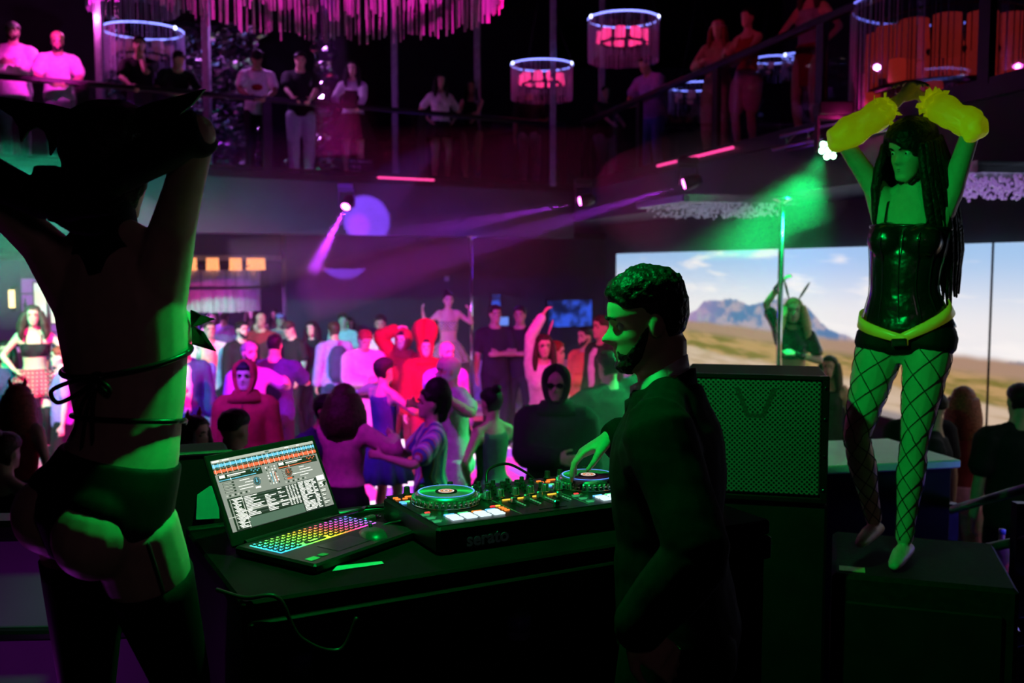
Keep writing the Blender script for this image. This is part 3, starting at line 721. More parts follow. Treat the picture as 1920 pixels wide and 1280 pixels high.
# parapet to the left of the booth, its inner face catching violet light
M_par = mat('parapet_grey_panel', (.22, .2, .26), .6, var=.15, scale=3, bump=.05)
pp = empty('booth_parapet', (-2.2, 2.78, .8), math.radians(3), 'grey booth parapet with black top rail beside the left dancer', 'parapet')
prt('panel', M_par, pp, lambda g: g.box((.45, .0, .51), (2.3, .04, 1.0)))
prt('top_rail', M_blackmetal, pp, lambda g: g.box((.45, 0, 1.045), (2.34, .12, .06), bev=.015))
prt('lower_rail', M_blackmetal, pp, lambda g: g.box((.45, -.03, .74), (2.3, .05, .03), bev=.008))

# ---- controller
M_ctl = mat('controller_black', (.018, .018, .02), .34, .2, var=.15, scale=60)
M_plate = mat('controller_top_plate', (.03, .03, .033), .28, .7, var=.1, scale=80)
M_knob = mat('knob_rubber', (.02, .02, .022), .45, var=.1)
M_cap = mat('silver_cap', (.6, .6, .62), .25, .9, var=.05)
L_or, L_bl, L_gr, L_wh, L_rd, L_ye = (glow(n, c, s) for n, c, s in (('led_orange', (1, .22, .03), 1.3), ('led_blue', (.1, .45, 1), 1.6), ('led_green', (.1, 1, .3), 1.2), ('led_white_pad', (.72, .93, 1), 1.2), ('led_red', (1, .03, .05), 1.3), ('led_yellow', (1, .6, .05), 1.2)))
ct = empty('dj_controller', CC + V3((0, 0, .001)), TA, 'black two-deck music controller with glowing pads on the table', 'music controller')
CH = .066
prt('chassis', M_ctl, ct, lambda g: g.box((0, 0, CH / 2), (.664, .357, CH), bev=.008))
prt('top_plate', M_plate, ct, lambda g: g.box((0, .002, CH), (.65, .345, .004), bev=.0015))
T0 = CH + .002
def jog(cx, cy):
    j = empty('jog_wheel', (cx, cy, T0)); j.parent = ct
    g = G(); g.lathe([(.088, 0), (.088, .004), (.0865, .006), (.083, .02), (.078, .027), (.0745, .0285)], n=60)
    for k in range(36):
        a = 2 * math.pi * k / 36; g.box((math.cos(a) * .0865, math.sin(a) * .0865, .013), (.005, .0075, .015), Matrix.Rotation(a, 3, 'Z'))
    g.build('rim', M_cap, j, True)
    m, nt_, b = (MATS.get('brushed_platter'), None, None)
    if m is None:
        m, nt_, b = nodes_of('brushed_platter'); b.inputs['Base Color'].default_value = (.5, .52, .52, 1); b.inputs['Metallic'].default_value = .7; b.inputs['Roughness'].default_value = .42
        b.inputs['Anisotropic'].default_value = .85
        tg = nt_.nodes.new('ShaderNodeTangent'); tg.direction_type = 'RADIAL'; tg.axis = 'Z'; nt_.links.new(tg.outputs[0], b.inputs['Tangent'])
    g = G(); g.lathe([(.073, .026), (.0735, .030), (.068, .0305), (.03, .0295), (.028, .028)], n=60); g.build('platter', m, j, True)
    def ring(g):
        n = 60; pts = []
        for k in range(n): a0, a1 = 2*math.pi*k/n, 2*math.pi*(k+1)/n; g.quad(*[(math.cos(a)*r, math.sin(a)*r, .0312) for a, r in ((a0, .0695), (a0, .073), (a1, .073), (a1, .0695))])
    prt('blue_ring', glow('ring_blue', (.12, .3, 1), 1.6), j, ring)
    prt('centre_display', mat('display_black', (.01, .01, .012), .15), j, lambda g: g.lathe([(.029, .0285), (.0285, .0308), (.001, .031)], n=32))
    def disp(g):
        n = 32
        for r0, r1, mi in ((.016, .0205, 0), (.010, .0145, 1), (.004, .0085, 0)):
            g.cur = mi
            for k in range(n):
                a0, a1 = 2*math.pi*k/n, 2*math.pi*(k+1)/n; g.quad(*[(math.cos(a)*r, math.sin(a)*r, .0316) for a, r in ((a0, r0), (a0, r1), (a1, r1), (a1, r0))])
    prt('display_rings', [glow('disp_white', (1, .8, .72), .9), glow('disp_orange', (1, .3, .08), .8)], j, disp)
jog(-.215, .03); jog(.215, .03)
g = G(); g.box((0, 0, .002), (.0305, .0195, .004), bev=.0015); padm = g.mesh('performance_pad', L_wh)
g = G(); g.box((0, 0, .0015), (.014, .0065, .003), bev=.001); btm = g.mesh('button', L_or)
g = G(); g.box((0, 0, .0015), (.028, .0055, .003), bev=.001); stm = g.mesh('light_strip', L_or)
g = G(); g.lathe([(.0085, 0), (.0085, .004), (.0068, .0055), (.0062, .017), (.0055, .0185)], n=14); knm = g.mesh('knob', M_knob, True)
g = G(); g.lathe([(.0115, 0), (.0115, .006), (.0095, .008), (.009, .021), (.008, .0225)], n=16); bknm = g.mesh('large_knob', M_cap, True)
g = G(); g.box((0, 0, .008), (.014, .009, .016), bev=.002); fcm = g.mesh('fader_cap', M_cap)
for sx in (-1, 1):
    jx = .215 * sx
    for r in range(2):
        for c in range(4): inst('performance_pad', padm, ct, (jx - .0 + (c - 1.5) * .0375 + .01, -.108 - r * .026, T0))
    for c in range(4): inst('light_strip', stm, ct, (jx + (c - 1.5) * .0375 + .01, -.089, T0), m=(L_bl, L_gr, L_or, L_bl)[c])
    for c in range(4):
        inst('knob', knm, ct, (jx + (c - 1.5) * .042 + .005, .155, T0), scale=1.25); inst('light_strip', stm, ct, (jx + (c - 1.5) * .042 + .005, .135, T0), m=L_or)
    for k, (bx_, by_, mm_) in enumerate(((-.098, .135, L_or), (-.098, .118, L_or), (-.078, .118, L_or), (-.1, .085, L_bl), (-.1, .07, L_bl), (-.085, .085, L_gr), (.1, .105, L_bl), (.096, .09, L_bl), (.085, -.065, L_rd), (.1, -.065, L_ye), (.1, -.085, L_or), (.1, -.1, L_or), (.1, -.115, L_or), (.082, .13, L_or))):
        inst('button', btm, ct, (jx + bx_, by_, T0), m=mm_)
    for k in range(3):
        g = G(); n = 20; y = -.065 - k * .035
        for i in range(n):
            a0, a1 = 2*math.pi*i/n, 2*math.pi*(i+1)/n; g.quad(*[(jx - .098 + math.cos(a)*r*1.15, y + math.sin(a)*r*.8, T0 + .0035) for a, r in ((a0, .0095), (a0, .0115), (a1, .0115), (a1, .0095))])
        g.box((jx - .098, y, T0 + .001), (.018, .011, .004), bev=.001); g.build('play_button', glow('button_green_dim', (.05, .6, .2), .55), ct)
    inst('button', btm, ct, (jx - .085, -.045, T0), m=L_rd)
    inst('fader_cap', fcm, ct, (jx + .098, .02, T0))
    prt('fader_slot', mat('slot_black', (.004, .004, .004), .6), ct, lambda g: g.box((jx + .098, .03, T0 + .0006), (.003, .09, .0012)))
for c in range(4):
    x = -.0675 + c * .045
    for r in range(4): inst('knob', knm, ct, (x + (.011 if r % 2 else -.002), .14 - r * .029, T0))
    for r in range(3): inst('knob', knm, ct, (x - .02, .125 - r * .03, T0), scale=.8)
    inst('light_strip', stm, ct, (x, .158, T0), m=(L_gr, L_or, L_ye, L_or)[c])
    inst('light_strip', stm, ct, (x + .004, -.018, T0), m=L_ye)
    inst('large_knob', bknm, ct, (x, .012, T0), scale=1.05)
    inst('fader_cap', fcm, ct, (x, -.06 + .012 * (c % 3), T0), scale=1.1)
    prt('fader_slot', MATS['slot_black'], ct, lambda g: g.box((x, -.07, T0 + .0006), (.003, .075, .0012)))
    g = G(); [g.box((x + .018, -.04 - k * .012, T0 + .0008), (.003, .006, .0016)) for k in range(5)]; g.build('level_meter', glow('meter_green', (.1, .8, .25), .5), ct)
inst('large_knob', bknm, ct, (-.11, .005, T0), scale=1.1); inst('large_knob', bknm, ct, (.11, .015, T0), scale=1.1)
inst('fader_cap', fcm, ct, (.01, -.145, T0), scale=1.15)
prt('fader_slot', MATS['slot_black'], ct, lambda g: g.box((0, -.145, T0 + .0006), (.08, .003, .0012)))
for x in (-.1, .1):
    prt('deck_line', mat('deck_line_grey', (.35, .36, .36), .4), ct, lambda g: g.box((x, 0, T0 + .0004), (.0016, .33, .001)))
M_logo = mat('logo_grey', (.55, .66, .9), .5)
t = text_mesh('maker_logo', 'serato', .044, M_logo, ct, bold=.0012); t.location = (-.20, -.1792, .026); t.rotation_euler = (math.pi / 2, 0, 0)
t = text_mesh('maker_logo', 'Pioneer', .03, mat('logo_dim', (.22, .25, .3), .5), ct); t.location = (.235, -.1792, .03); t.rotation_euler = (math.pi / 2, 0, 0)

# ---- laptop
LA = math.radians(56); lp = empty('laptop', (-.548, 2.43, TZ + .001), LA, 'open black laptop running mixing software, rainbow keyboard glowing', 'laptop')
LW, LD = .36, .262
M_lap = mat('laptop_black_plastic', (.012, .012, .014), .4, var=.15)
prt('base', M_lap, lp, lambda g: g.box((0, -LD / 2, .012), (LW, LD, .022), bev=.005))
prt('hinge', M_lap, lp, lambda g: g.cyl((-LW * .4, .004, .02), (LW * .4, .004, .02), .008, n=12))
m, nt, b = nodes_of('rainbow_backlight'); tc = nt.nodes.new('ShaderNodeTexCoord'); sp_ = nt.nodes.new('ShaderNodeSeparateXYZ'); lk(tc.outputs['Object'], sp_.inputs[0])
rmp = nt.nodes.new('ShaderNodeValToRGB'); cr = rmp.color_ramp
mr = nt.nodes.new('ShaderNodeMapRange'); lk(math_('ADD', sp_.outputs[0], math_('MULTIPLY', sp_.outputs[1], .45)), mr.inputs[0]); mr.inputs[1].default_value = -.24; mr.inputs[2].default_value = .15
lk(mr.outputs[0], rmp.inputs[0]); cr.elements[0].color = (.05, .3, 1, 1); cr.elements[1].color = (.12, .25, 1, 1)
for p, c in ((.12, (.05, .8, .9)), (.25, (.1, 1, .15)), (.42, (.5, 1, .05)), (.55, (1, .45, .03)), (.65, (1, .08, .1)), (.78, (1, .05, .6)), (.88, (.45, .15, 1))): cr.elements.new(p).color = (*c, 1)
lk(rmp.outputs[0], b.inputs['Emission Color']); b.inputs['Emission Strength'].default_value = 1.9; b.inputs['Base Color'].default_value = (.02, .02, .02, 1)
KX0, KX1, KY0, KY1 = -.16, .162, -.135, -.03
prt('key_backlight', m, lp, lambda g: g.box(((KX0 + KX1) / 2, (KY0 + KY1) / 2, .0235), (KX1 - KX0, KY1 - KY0, .001)))
g = G(); g.box((0, 0, .0015), (.0138, .0128, .003), bev=.0012); g.cur = 1; g.box((-.001, .001, .0031), (.0052, .0052, .0004)); km = g.mesh('key', [mat('key_black', (.02, .02, .022), .45, var=.1), L_bl])
def rainbow(t):
    st = [(0, (.05, .3, 1)), (.12, (.05, .8, .9)), (.25, (.1, 1, .15)), (.42, (.5, 1, .05)), (.55, (1, .45, .03)), (.65, (1, .08, .1)), (.78, (1, .05, .6)), (.88, (.45, .15, 1)), (1, (.12, .25, 1))]
    for (a, ca), (b_, cb) in zip(st, st[1:]):
        if t <= b_: u = (t - a) / (b_ - a); return tuple(x + (y - x) * u for x, y in zip(ca, cb))
    return st[-1][1]
KEYL = [glow('key_legend_%d' % i, rainbow(i / 15), 2.2) for i in range(16)]
for r in range(6):
    nk = 18; yy = KY1 - (r + .5) * (KY1 - KY0) / 6
    k = 0
    while k < nk:
        wd = 1
        if r == 5 and k == 4: wd = 5
        elif k == 13 and r in (1, 2, 3, 4): wd = 1.0
        x = KX0 + (k + wd / 2) * (KX1 - KX0) / nk
        o = inst('key', km, lp, (x, yy, .024), scale=(1.0 * wd, 1, 1)); o.material_slots[1].link = 'OBJECT'; o.material_slots[1].material = KEYL[max(0, min(15, int(((x + .45 * yy) + .24) / .39 * 15.99)))]; k += int(wd)
prt('touchpad', mat('touchpad_dark', (.02, .02, .022), .3), lp, lambda g: g.box((-.02, -.198, .0235), (.11, .07, .001), bev=.0004))
prt('sticker', mat('sticker_pale', (.5, .55, .4), .6), lp, lambda g: g.box((-.15, -.225, .0235), (.028, .022, .001)))
prt('sticker', mat('sticker_green', (.12, .3, .2), .6), lp, lambda g: g.box((-.115, -.222, .0235), (.02, .018, .001)))
lid = empty('lid', (0, .004, .018)); lid.parent = lp; lid.rotation_euler = (math.radians(-25), 0, 0)
LH = .228
prt('lid_shell', M_lap, lid, lambda g: g.box((0, .004, LH / 2), (LW, .008, LH), bev=.003))
SW_, SH_ = .335, .178; sx0, sz0 = -SW_ / 2, .034
UI = [glow('ui_' + n, c, s) for n, c, s in (('dark', (.05, .06, .055), 1), ('grey', (.30, .32, .28), 1), ('light', (.55, .58, .5), 1), ('white', (.95, .98, .88), 1.25), ('blue', (.15, .55, .75), 1.2), ('red', (.9, .16, .07), 1.1), ('black', (.015, .018, .016), 1), ('green', (.1, .16, .12), 1))]
g = G(); lay = [0]
def q(x0, y0, x1, y1, c, z=None):
    lay[0] += (1 if z is None else 0); yy = -.0006 - (lay[0] + (z or 0)) * 4e-6
    g.cur = c; X0, X1, Z0, Z1 = sx0 + x0 * SW_, sx0 + x1 * SW_, sz0 + SH_ * (1 - y0), sz0 + SH_ * (1 - y1)
    g.quad((X0, yy, Z0), (X0, yy, Z1), (X1, yy, Z1), (X1, yy, Z0))
rn = random.Random(5)
q(0, 0, 1, 1, 1); q(0, 0, 1, .035, 2); q(.01, .008, .07, .028, 3); q(.1, .01, .16, .024, 3); q(.5, .008, .54, .03, 7); q(.7, .01, .74, .025, 3); q(.82, .01, .85, .025, 3); q(.9, .01, .99, .025, 2)
for (v0, v1, c, ph) in ((.045, .115, 4, 0), (.12, .2, 5, 3)):
    q(0, v0, 1, v1, 6); n = 230; mid = (v0 + v1) / 2
    for i in range(n):
        x = i / n; a = (v1 - v0) / 2 * min(1, .35 + .3 * abs(math.sin(i * .41 + ph)) * rn.random() + (.6 if i % 12 == ph else 0) + rn.random() * .25)
        q(x, mid - a, x + 1 / n, mid + a, c, .5)
    for k in range(20): q(k / 20 + .013, v0 + .004, k / 20 + .016, v1 - .004, 3)
q(.5, .045, .503, .2, 3)
for (x0, x1, c) in ((.02, .42, 4), (.58, .98, 5)):
    q(x0, .215, x1, .31, 6); q(x0 + .01, .22, x0 + .06, .26, 3); q(x0, .285, x1 - .06, .296, c); q(x0 + .1, .272, x0 + .107, .305, 3); q(x0 + .08, .228, x0 + .25, .243, 3); q(x0 + .08, .25, x0 + .2, .262, 2)
    for k in range(5): q(x1 - .1 + .018 * k, .225 + .02 * (k % 2), x1 - .088 + .018 * k, .24 + .02 * (k % 2), c)
    for r in range(4): q(x0 + .02, .33 + r * .04, x0 + .12, .352 + r * .04, 6); q(x0 + .025, .335 + r * .04, x0 + .1, .347 + r * .04, 2); q(x0 + .2 * rn.random() + .1, .335 + r * .04, x0 + .03 + .2 * rn.random() + .14, .345 + r * .04, 3)
    for k in range(9): q(x0 + .02 + k * .025, .5, x0 + .035 + k * .025, .525, 6 if k % 2 else 2)
    jx, jy = (.345, .40) if c == 4 else (.66, .38)
    for rr, cc in ((.062, 0), (.05, c), (.046, 0), (.018, c), (.009, 6)):
        n = 24; lay[0] += 1; g.cur = cc; yy = -.0006 - lay[0] * 4e-6
        vs = [(sx0 + jx * SW_ + math.cos(2*math.pi*i/n) * rr * SH_, yy, sz0 + SH_ * (1 - jy) + math.sin(2*math.pi*i/n) * rr * SH_) for i in range(n)]
        g.add(vs, [tuple(range(n))])
    q(jx - .003, jy - .05, jx + .003, jy - .02, c); q(jx - .03, jy + .075, jx + .02, jy + .1, 3 if c == 4 else 5)
for k in range(4): 
    for r in range(7): q(.455 + k * .028, .235 + r * .04, .467 + k * .028, .255 + r * .04, (3, 6, 2, 3)[(k + r) % 4])
for k in range(3): q(.49 + k * .02, .33, .495 + k * .02, .47, (4, 3, 5)[k])
q(.0, .545, 1, 1, 6); q(0, .545, .035, 1, 1); q(.16, .545, .168, 1, 2)
y = .565
for r in range(24):
    q(.07 + .01 * (r % 3), y, .085 + .03 + .075 * rn.random(), y + .011, 3); q(.052, y, .062, y + .011, 2); y += .0175
q(.0, .80, .16, .812, 2)
q(.172, .545, .70, .56, 1); y = .57
for r in range(14):
    hl = r == 9
    if r % 2 == 0: q(.172, y - .003, .70, y + .018, 0)
    if hl: q(.172, y - .004, .70, y + .019, 2)
    q(.18, y, .2 + .16 * rn.random() + .02, y + .011, 3)
    if r not in (0, 1): q(.37, y, .4 + .1 * rn.random(), y + .011, 3)
    if r % 3 != 1: q(.5, y, .52 + .06 * rn.random(), y + .011, 3)
    for k in range(4): q(.585 + .03 * k, y, .6 + .03 * k + .006 * rn.random(), y + .011, 3)
    y += .0205
q(.172, y + .01, .70, .995, 7)
q(.705, .545, .9, .995, 0); y = .555
for r in range(22):
    q(.71, y, .75 + .03 * rn.random(), y + .012, 3); q(.775, y, .81 + .04 * rn.random(), y + .012, 3 if rn.random() > .12 else 6); q(.845, y, .86 + .035 * rn.random(), y + .012, 3); y += .0198
q(.905, .5, 1, 1, 1); q(.91, .53, .99, .60, 3); q(.91, .62, .99, .70, 2)
for k in range(14): q(.915 + .07 * rn.random(), .62 + .07 * rn.random(), .925 + .07 * rn.random(), .65 + .05 * rn.random(), 6 if k % 2 else 3)
y = .72
for r in range(13): q(.915, y, .93 + .045 * rn.random(), y + .008, 3 if r % 3 else 6); y += .02
g.build('display', UI, lid)

# ---- loose things on and under the table
def tl(x, y, z=0): return CC + TU * x + TN * y + V3((0, 0, z))
c = empty('paper_slip', at(670, 1049, 2.2).xy.to_3d() + V3((0, 0, TZ + .001)), math.radians(20), 'pale paper slip lying in front of the laptop', 'paper')
prt('sheet', mat('paper_white', (.75, .75, .78), .7, var=.05), c, lambda g: g.slab([(-.06, -.02, 0), (.06, -.005, 0), (.058, .012, .001), (-.045, .008, .002)], (0, 0, .0012)))
p = at(700, 987, 2.38); c = empty('mouse', (p.x, p.y, TZ + .001), .4, 'dark computer mouse on the table right of the laptop', 'mouse')
prt('shell', mat('mouse_dark', (.05, .06, .055), .35), c, lambda g: g.loft([(V3((0, y, z)), V3((1, 0, 0)), V3((0, 0, 1)), a, b_) for y, z, a, b_ in ((-.055, .008, .01, .008), (-.04, .016, .028, .016), (0, .02, .033, .02), (.035, .017, .03, .017), (.055, .01, .012, .009))], 18), True)
prt('scroll_wheel', M_knob, c, lambda g: g.cyl((-.004, .03, .035), (.004, .03, .035), .008, n=12), True)
def cable(label, pts, r=.0045, m=None):
    g = G(); P = [V3(p) for p in pts]; out = []
    for i in range(len(P) - 1):
        p0, p1, p2, p3 = P[max(i-1, 0)], P[i], P[i+1], P[min(i+2, len(P)-1)]
        for k in range(8):
            t = k / 8; out.append(.5 * ((2*p1) + (p2-p0)*t + (2*p0-5*p1+4*p2-p3)*t*t + (3*p1-p0-3*p2+p3)*t**3))
    out.append(P[-1]); g.tube(out, r, 8); return tag(g.build('cable', m or mat('cable_black', (.015, .015, .015), .35), None, True), label, 'cable', 'cables on the table')
cable('black cable looping behind the controller to the laptop', [tl(-.62, .1, .006), tl(-.55, .2, .006), tl(-.42, .13, .05), tl(-.36, .23, .03), tl(-.30, .17, .04)])
cable('black cable lying beside the left edge of the controller', [tl(-.62, -.02, .006), tl(-.5, .06, .006), tl(-.44, -.02, .006), tl(-.38, .06, .02), tl(-.333, .05, .03)])
cable('black cable arching over the rear edge of the controller', [tl(-.02, .19, .07), tl(.0, .215, .1), tl(.06, .22, .11), tl(.12, .215, .08), tl(.15, .2, .05)], .004)
cable('dark cable hanging off the table below the laptop', [tl(-.84, -.2, .006), tl(-.8, -.28, .006), tl(-.74, -.305, .004), tl(-.7, -.32, -.08), tl(-.62, -.325, -.12), tl(-.58, -.322, -.06)], .0045)
for (x, y, lab) in ((-.46, .12, 'small metal plug adapter behind the mouse'), (-.38, .16, 'small metal plug adapter nearest the controller')):
    c = empty('plug_adapter', tl(x, y, .001), TA + .6, lab, 'adapter', 'plug adapters')
    prt('body', M_cap, c, lambda g: g.box((0, 0, .012), (.05, .02, .022), bev=.004)); prt('tip', M_chrome, c, lambda g: g.cyl((.025, 0, .012), (.05, 0, .012), .006, n=10))
# small flight case with a card behind the laptop
p = at(360, 930, 2.72); fc = empty('equipment_case', (p.x, p.y, 1.55), .35, 'dark equipment case standing behind the laptop', 'case')
prt('case_body', M_booth, fc, lambda g: g.box((0, 0, .27), (.2, .2, .54), bev=.01)); prt('metal_edge', mat('green_grey_metal_edge', (.3, .32, .33)), fc, lambda g: g.tube([(-.1, -.1, .545), (.1, -.1, .545)], .006, 8)); prt('case_leg', M_booth, fc, lambda g: g.box((0, 0, -.372), (.18, .18, .74)))
p = at(388, 912, 2.62); o = prt('info_card', mat('card_teal_light', (.1, .45, .5), .5, var=.05), None, lambda g: g.slab([(-.03, 0, 0), (.03, 0, 0), (.028, .02, .085), (-.026, .02, .085)], (0, .002, 0))); o.location = (p.x, p.y, TZ + .0); o.rotation_euler = (0, 0, .2); tag(o, 'teal-lit card propped up behind the laptop screen', 'card')  # teal light is put into the card's colour
def bottle(p, label, liquid, capc, glow_=None):
    c = empty('bottle', p, 0, label, 'bottle', 'bottles in the booth')
    prt('bottle_body', mat(liquid[0], liquid[1], .15, trans=.5, var=.05), c, lambda g: g.lathe([(.03, 0), (.033, .006), (.033, .10), (.031, .12), (.033, .135), (.026, .17), (.013, .195), (.012, .205)], n=20), True)
    prt('cap', mat(capc[0], capc[1], .5), c, lambda g: g.lathe([(.0145, .204), (.0145, .221), (.012, .223)], n=16), True)
    prt('label_band', mat('bottle_label_blue', (.1, .12, .4), .5), c, lambda g: g.lathe([(.0336, .06), (.0336, .10)], n=20), True)
bottle(tl(-.02, .0, -.347), 'water bottle with pale cap under the middle of the table', ('bottle_water', (.3, .4, .6)), ('cap_pale', (.5, .6, .7)))
bottle(tl(-.6, .05, -.347), 'dark water bottle under the table below the laptop', ('bottle_dark', (.1, .14, .18)), ('cap_dark', (.1, .12, .14)))
bottle(tl(-.5, .14, -.347), 'second dark bottle under the table, further from the edge', ('bottle_dark', (.1, .14, .18)), ('cap_dark', (.1, .12, .14)))

# ---- loudspeaker on a stand
m, nt, b = nodes_of('perforated_grille'); tc = nt.nodes.new('ShaderNodeTexCoord')
mp = nt.nodes.new('ShaderNodeMapping'); lk(tc.outputs['Object'], mp.inputs[0]); mp.inputs['Rotation'].default_value = (0, math.radians(45), 0); mp.inputs['Scale'].default_value = (1, 0, 1)
vo = nt.nodes.new('ShaderNodeTexVoronoi'); vo.inputs['Scale'].default_value = 82; vo.inputs['Randomness'].default_value = 0; lk(mp.outputs[0], vo.inputs['Vector'])
hole = step(vo.outputs['Distance'], .30, .38)
b.inputs['Metallic'].default_value = .2; b.inputs['Roughness'].default_value = .4
lk(mixc(hole, (.002, .002, .002), (.2, .2, .205)), b.inputs['Base Color'])
bp = nt.nodes.new('ShaderNodeBump'); bp.inputs['Strength'].default_value = .6; bp.inputs['Distance'].default_value = .003; lk(hole, bp.inputs['Height']); lk(bp.outputs[0], b.inputs['Normal'])
M_grille = m
SKZ = 1.76
sk = empty('loudspeaker', (.862, 3.5, SKZ), math.radians(-13), 'black loudspeaker with perforated grille between the DJ and the right dancer', 'loudspeaker')
prt('cabinet', mat('cabinet_black', (.012, .012, .013), .6, var=.2, scale=60, spec=.3), sk, lambda g: g.box((0, .19, .225), (.5, .36, .45), bev=.012))
prt('grille', M_grille, sk, lambda g: g.box((-.008, -.002, .23), (.465, .024, .405), bev=.006))
prt('trim_frame', M_blackmetal, sk, lambda g: (g.box((0, 0, .444), (.5, .03, .016), bev=.003), g.box((.238, 0, .225), (.024, .03, .43), bev=.003), g.box((0, 0, .012), (.5, .03, .02), bev=.003)))
M_lv = mat('logo_dark_grey', (.045, .045, .047), .5)
def vlogo(g):
    for sg in (1, -1): g.slab([(sg * .075, -.016, .405), (sg * .055, -.016, .405), (sg * .02, -.016, .315), (sg * .031, -.016, .30)], (0, .003, 0))
    g.slab([(-.031, -.016, .30), (.031, -.016, .30), (.02, -.016, .315), (-.02, -.016, .315)], (0, .003, 0))
prt('emblem', M_lv, sk, vlogo)
g = G(); g.lathe([(.006, 0), (.006, .002), (.003, .004)], n=10); sm_ = g.mesh('screw', M_chrome)
for z in (.05, .17, .3, .41): inst('screw', sm_, sk, (.238, -.016, z), (math.pi / 2, 0, 0))
st = empty('speaker_stand', (.91, 3.69, .8), math.radians(-13), 'black box stand under the loudspeaker', 'stand')
prt('stand_box', M_booth, st, lambda g: g.box((0, 0, (SKZ - .8) / 2 + .018), (.5, .38, SKZ - .84), bev=.01)); prt('stand_base', M_booth, st, lambda g: g.box((0, 0, .02), (.54, .42, .04), bev=.01))
# white-topped podium catching green light behind the speaker
p = at(1598, 846, 5.0); pd = empty('podium', (p.x, p.y, 0), math.radians(12), 'white-topped podium glowing green behind the loudspeaker', 'podium')
prt('podium_top', mat('white_laminate', (.7, .72, .7), .4, var=.05), pd, lambda g: g.box((0, 0, p.z - .02), (.8, .62, .04), bev=.006)); prt('podium_body', M_booth, pd, lambda g: g.box((0, 0, (p.z - .04) / 2), (.74, .56, p.z - .04), bev=.006))
# subwoofer under the right dancer
SBZ = 1.475
sb = empty('subwoofer', (1.56, 3.76, .8), math.radians(-18), 'black subwoofer box the right dancer stands on', 'subwoofer')
prt('cabinet', mat('sub_black_paint', (.012, .013, .012), .75, var=.25, scale=50, spec=.08), sb, lambda g: g.box((0, 0, (SBZ - .8) / 2), (.62, .62, SBZ - .802), bev=.015))
prt('grille', M_booth, sb, lambda g: g.box((0, -.318, .33), (.52, .02, .5), bev=.006))
prt('handle', M_blackmetal, sb, lambda g: g.tube([(.318, -.12, .45), (.345, -.1, .45), (.345, .1, .45), (.318, .12, .45)], .01, 8))
prt('corner_sticker', mat('sticker_gold', (.55, .5, .2), .5), sb, lambda g: g.box((-.24, -.24, .676), (.09, .06, .002)))
pb = empty('dance_podium', (-.84, 2.02, .8), .1, 'dark podium under the dancer on the left', 'podium')
prt('podium_top', M_tab, pb, lambda g: g.box((0, 0, .38), (.55, .5, .04), bev=.006)); prt('podium_body', M_booth, pb, lambda g: g.box((0, 0, .18), (.5, .46, .36), bev=.006))

# ------------------------------------------------------------------ the three figures in front
M_leather = mat('black_leather', (.012, .012, .013), .26, var=.2, scale=18, bump=.35, coat=.4)
M_blackfab = mat('black_stretch_fabric', (.007, .007, .008), .7, var=.2, scale=40, spec=.2)
M_strap = mat('black_strap', (.008, .008, .009), .35, var=.1)
M_yel = mat('yellow_fabric_glow', (.9, .82, .06), .45, var=.12, scale=12, bump=.2, emis=(.62, .78, .0), estr=.16)  # added emission keeps the sleeve cloth yellow under green light
M_yelband = mat('yellow_satin_glow', (.85, .72, .12), .3, var=.1, scale=10, emis=(.5, .6, .02), estr=.08)  # slight emission put into the sash cloth as well
def sweep(q, name, pts, r, m, flat=1, n=8):
    g = G(); g.tube(pts, r, n, flat); return g.build(name, m, q.root, True)
def ringpath(q, z, off, a0=0, a1=360, n=30, dz=0, arch=0):
    out = []
    for i in range(n + 1):
        a = math.radians(a0 + (a1 - a0) * i / n); c, ax, ay, A, B = q.tsec(z + dz * math.sin(a) + arch * math.cos(2 * a), off); out.append(c + ax * A * math.cos(a) + ay * B * math.sin(a))
    return out
def fit_leg(q, i, t0, t1, off, name, m, vox=.008):
    """tight cloth on one leg between fractions t0..t1 of hip-to-ankle"""
    sg, hip, Kn, An = q.legs[i]; pts, rr = q.leg_prof(hip, Kn, An); cum = [0]
    for a, b in zip(pts, pts[1:]): cum.append(cum[-1] + (b - a).length)
    def pt(t):
        s = t * cum[-1]
        for k in range(len(pts) - 1):
            if s <= cum[k + 1] or k == len(pts) - 2:
                u = (s - cum[k]) / (cum[k + 1] - cum[k]); return pts[k].lerp(pts[k + 1], u), rr[k] + (rr[k + 1] - rr[k]) * u
    n = 18; P, Q = zip(*[pt(t0 + (t1 - t0) * k / n) for k in range(n + 1)])
    if name:
        g = G(); g.tube(P, [x + off for x in Q], 20, cap=False); return g.build(name, m, q.root, True)
    return pt, cum[-1]

# ---- dancer on the left, seen from behind, hands behind her head
dl = person('dancer seen from behind at the left in a bat-wing headpiece, black gloves and stockings', (-.835, 2.03, 1.2), 166, 1.73, 'f', skin=0,
    R=((.05, -.10, 1.585), (1, .2, .5)), L=((.045, -.10, 1.56), (1, .2, .22)), hipside=-9, side=-7, pel_yaw=-22, pelv=8, lean=-6, twist=4, spine_arch=.05, head=(6, 14, 0),
    vox=.0065, hair=None, shoes=None, group='costumed dancers', curl=.6, fem=1.05, legR=((.11, .03, .085), (.1, 1, 0)), legL=((.10, -.02, .085), (.1, 1, 0)),
    handR=dict(dir=(-.95, -.1, .1), palm=(0, .9, 0), curl=.25), handL=dict(dir=(.95, -.1, .1), palm=(0, .9, 0), curl=.25))
def dl_hair(z, ph, p):
    k = smooth01(-.004, .02, hair_mask(z, ph, front=.06, side=-.06, back=-.14, ear=.02)); return -.014 + (.04 + .006 * noise.noise(p * 40)) * k
dl.shell(dl_hair, 60, 80).build('hair', HAIRS['black'], dl.root, True)
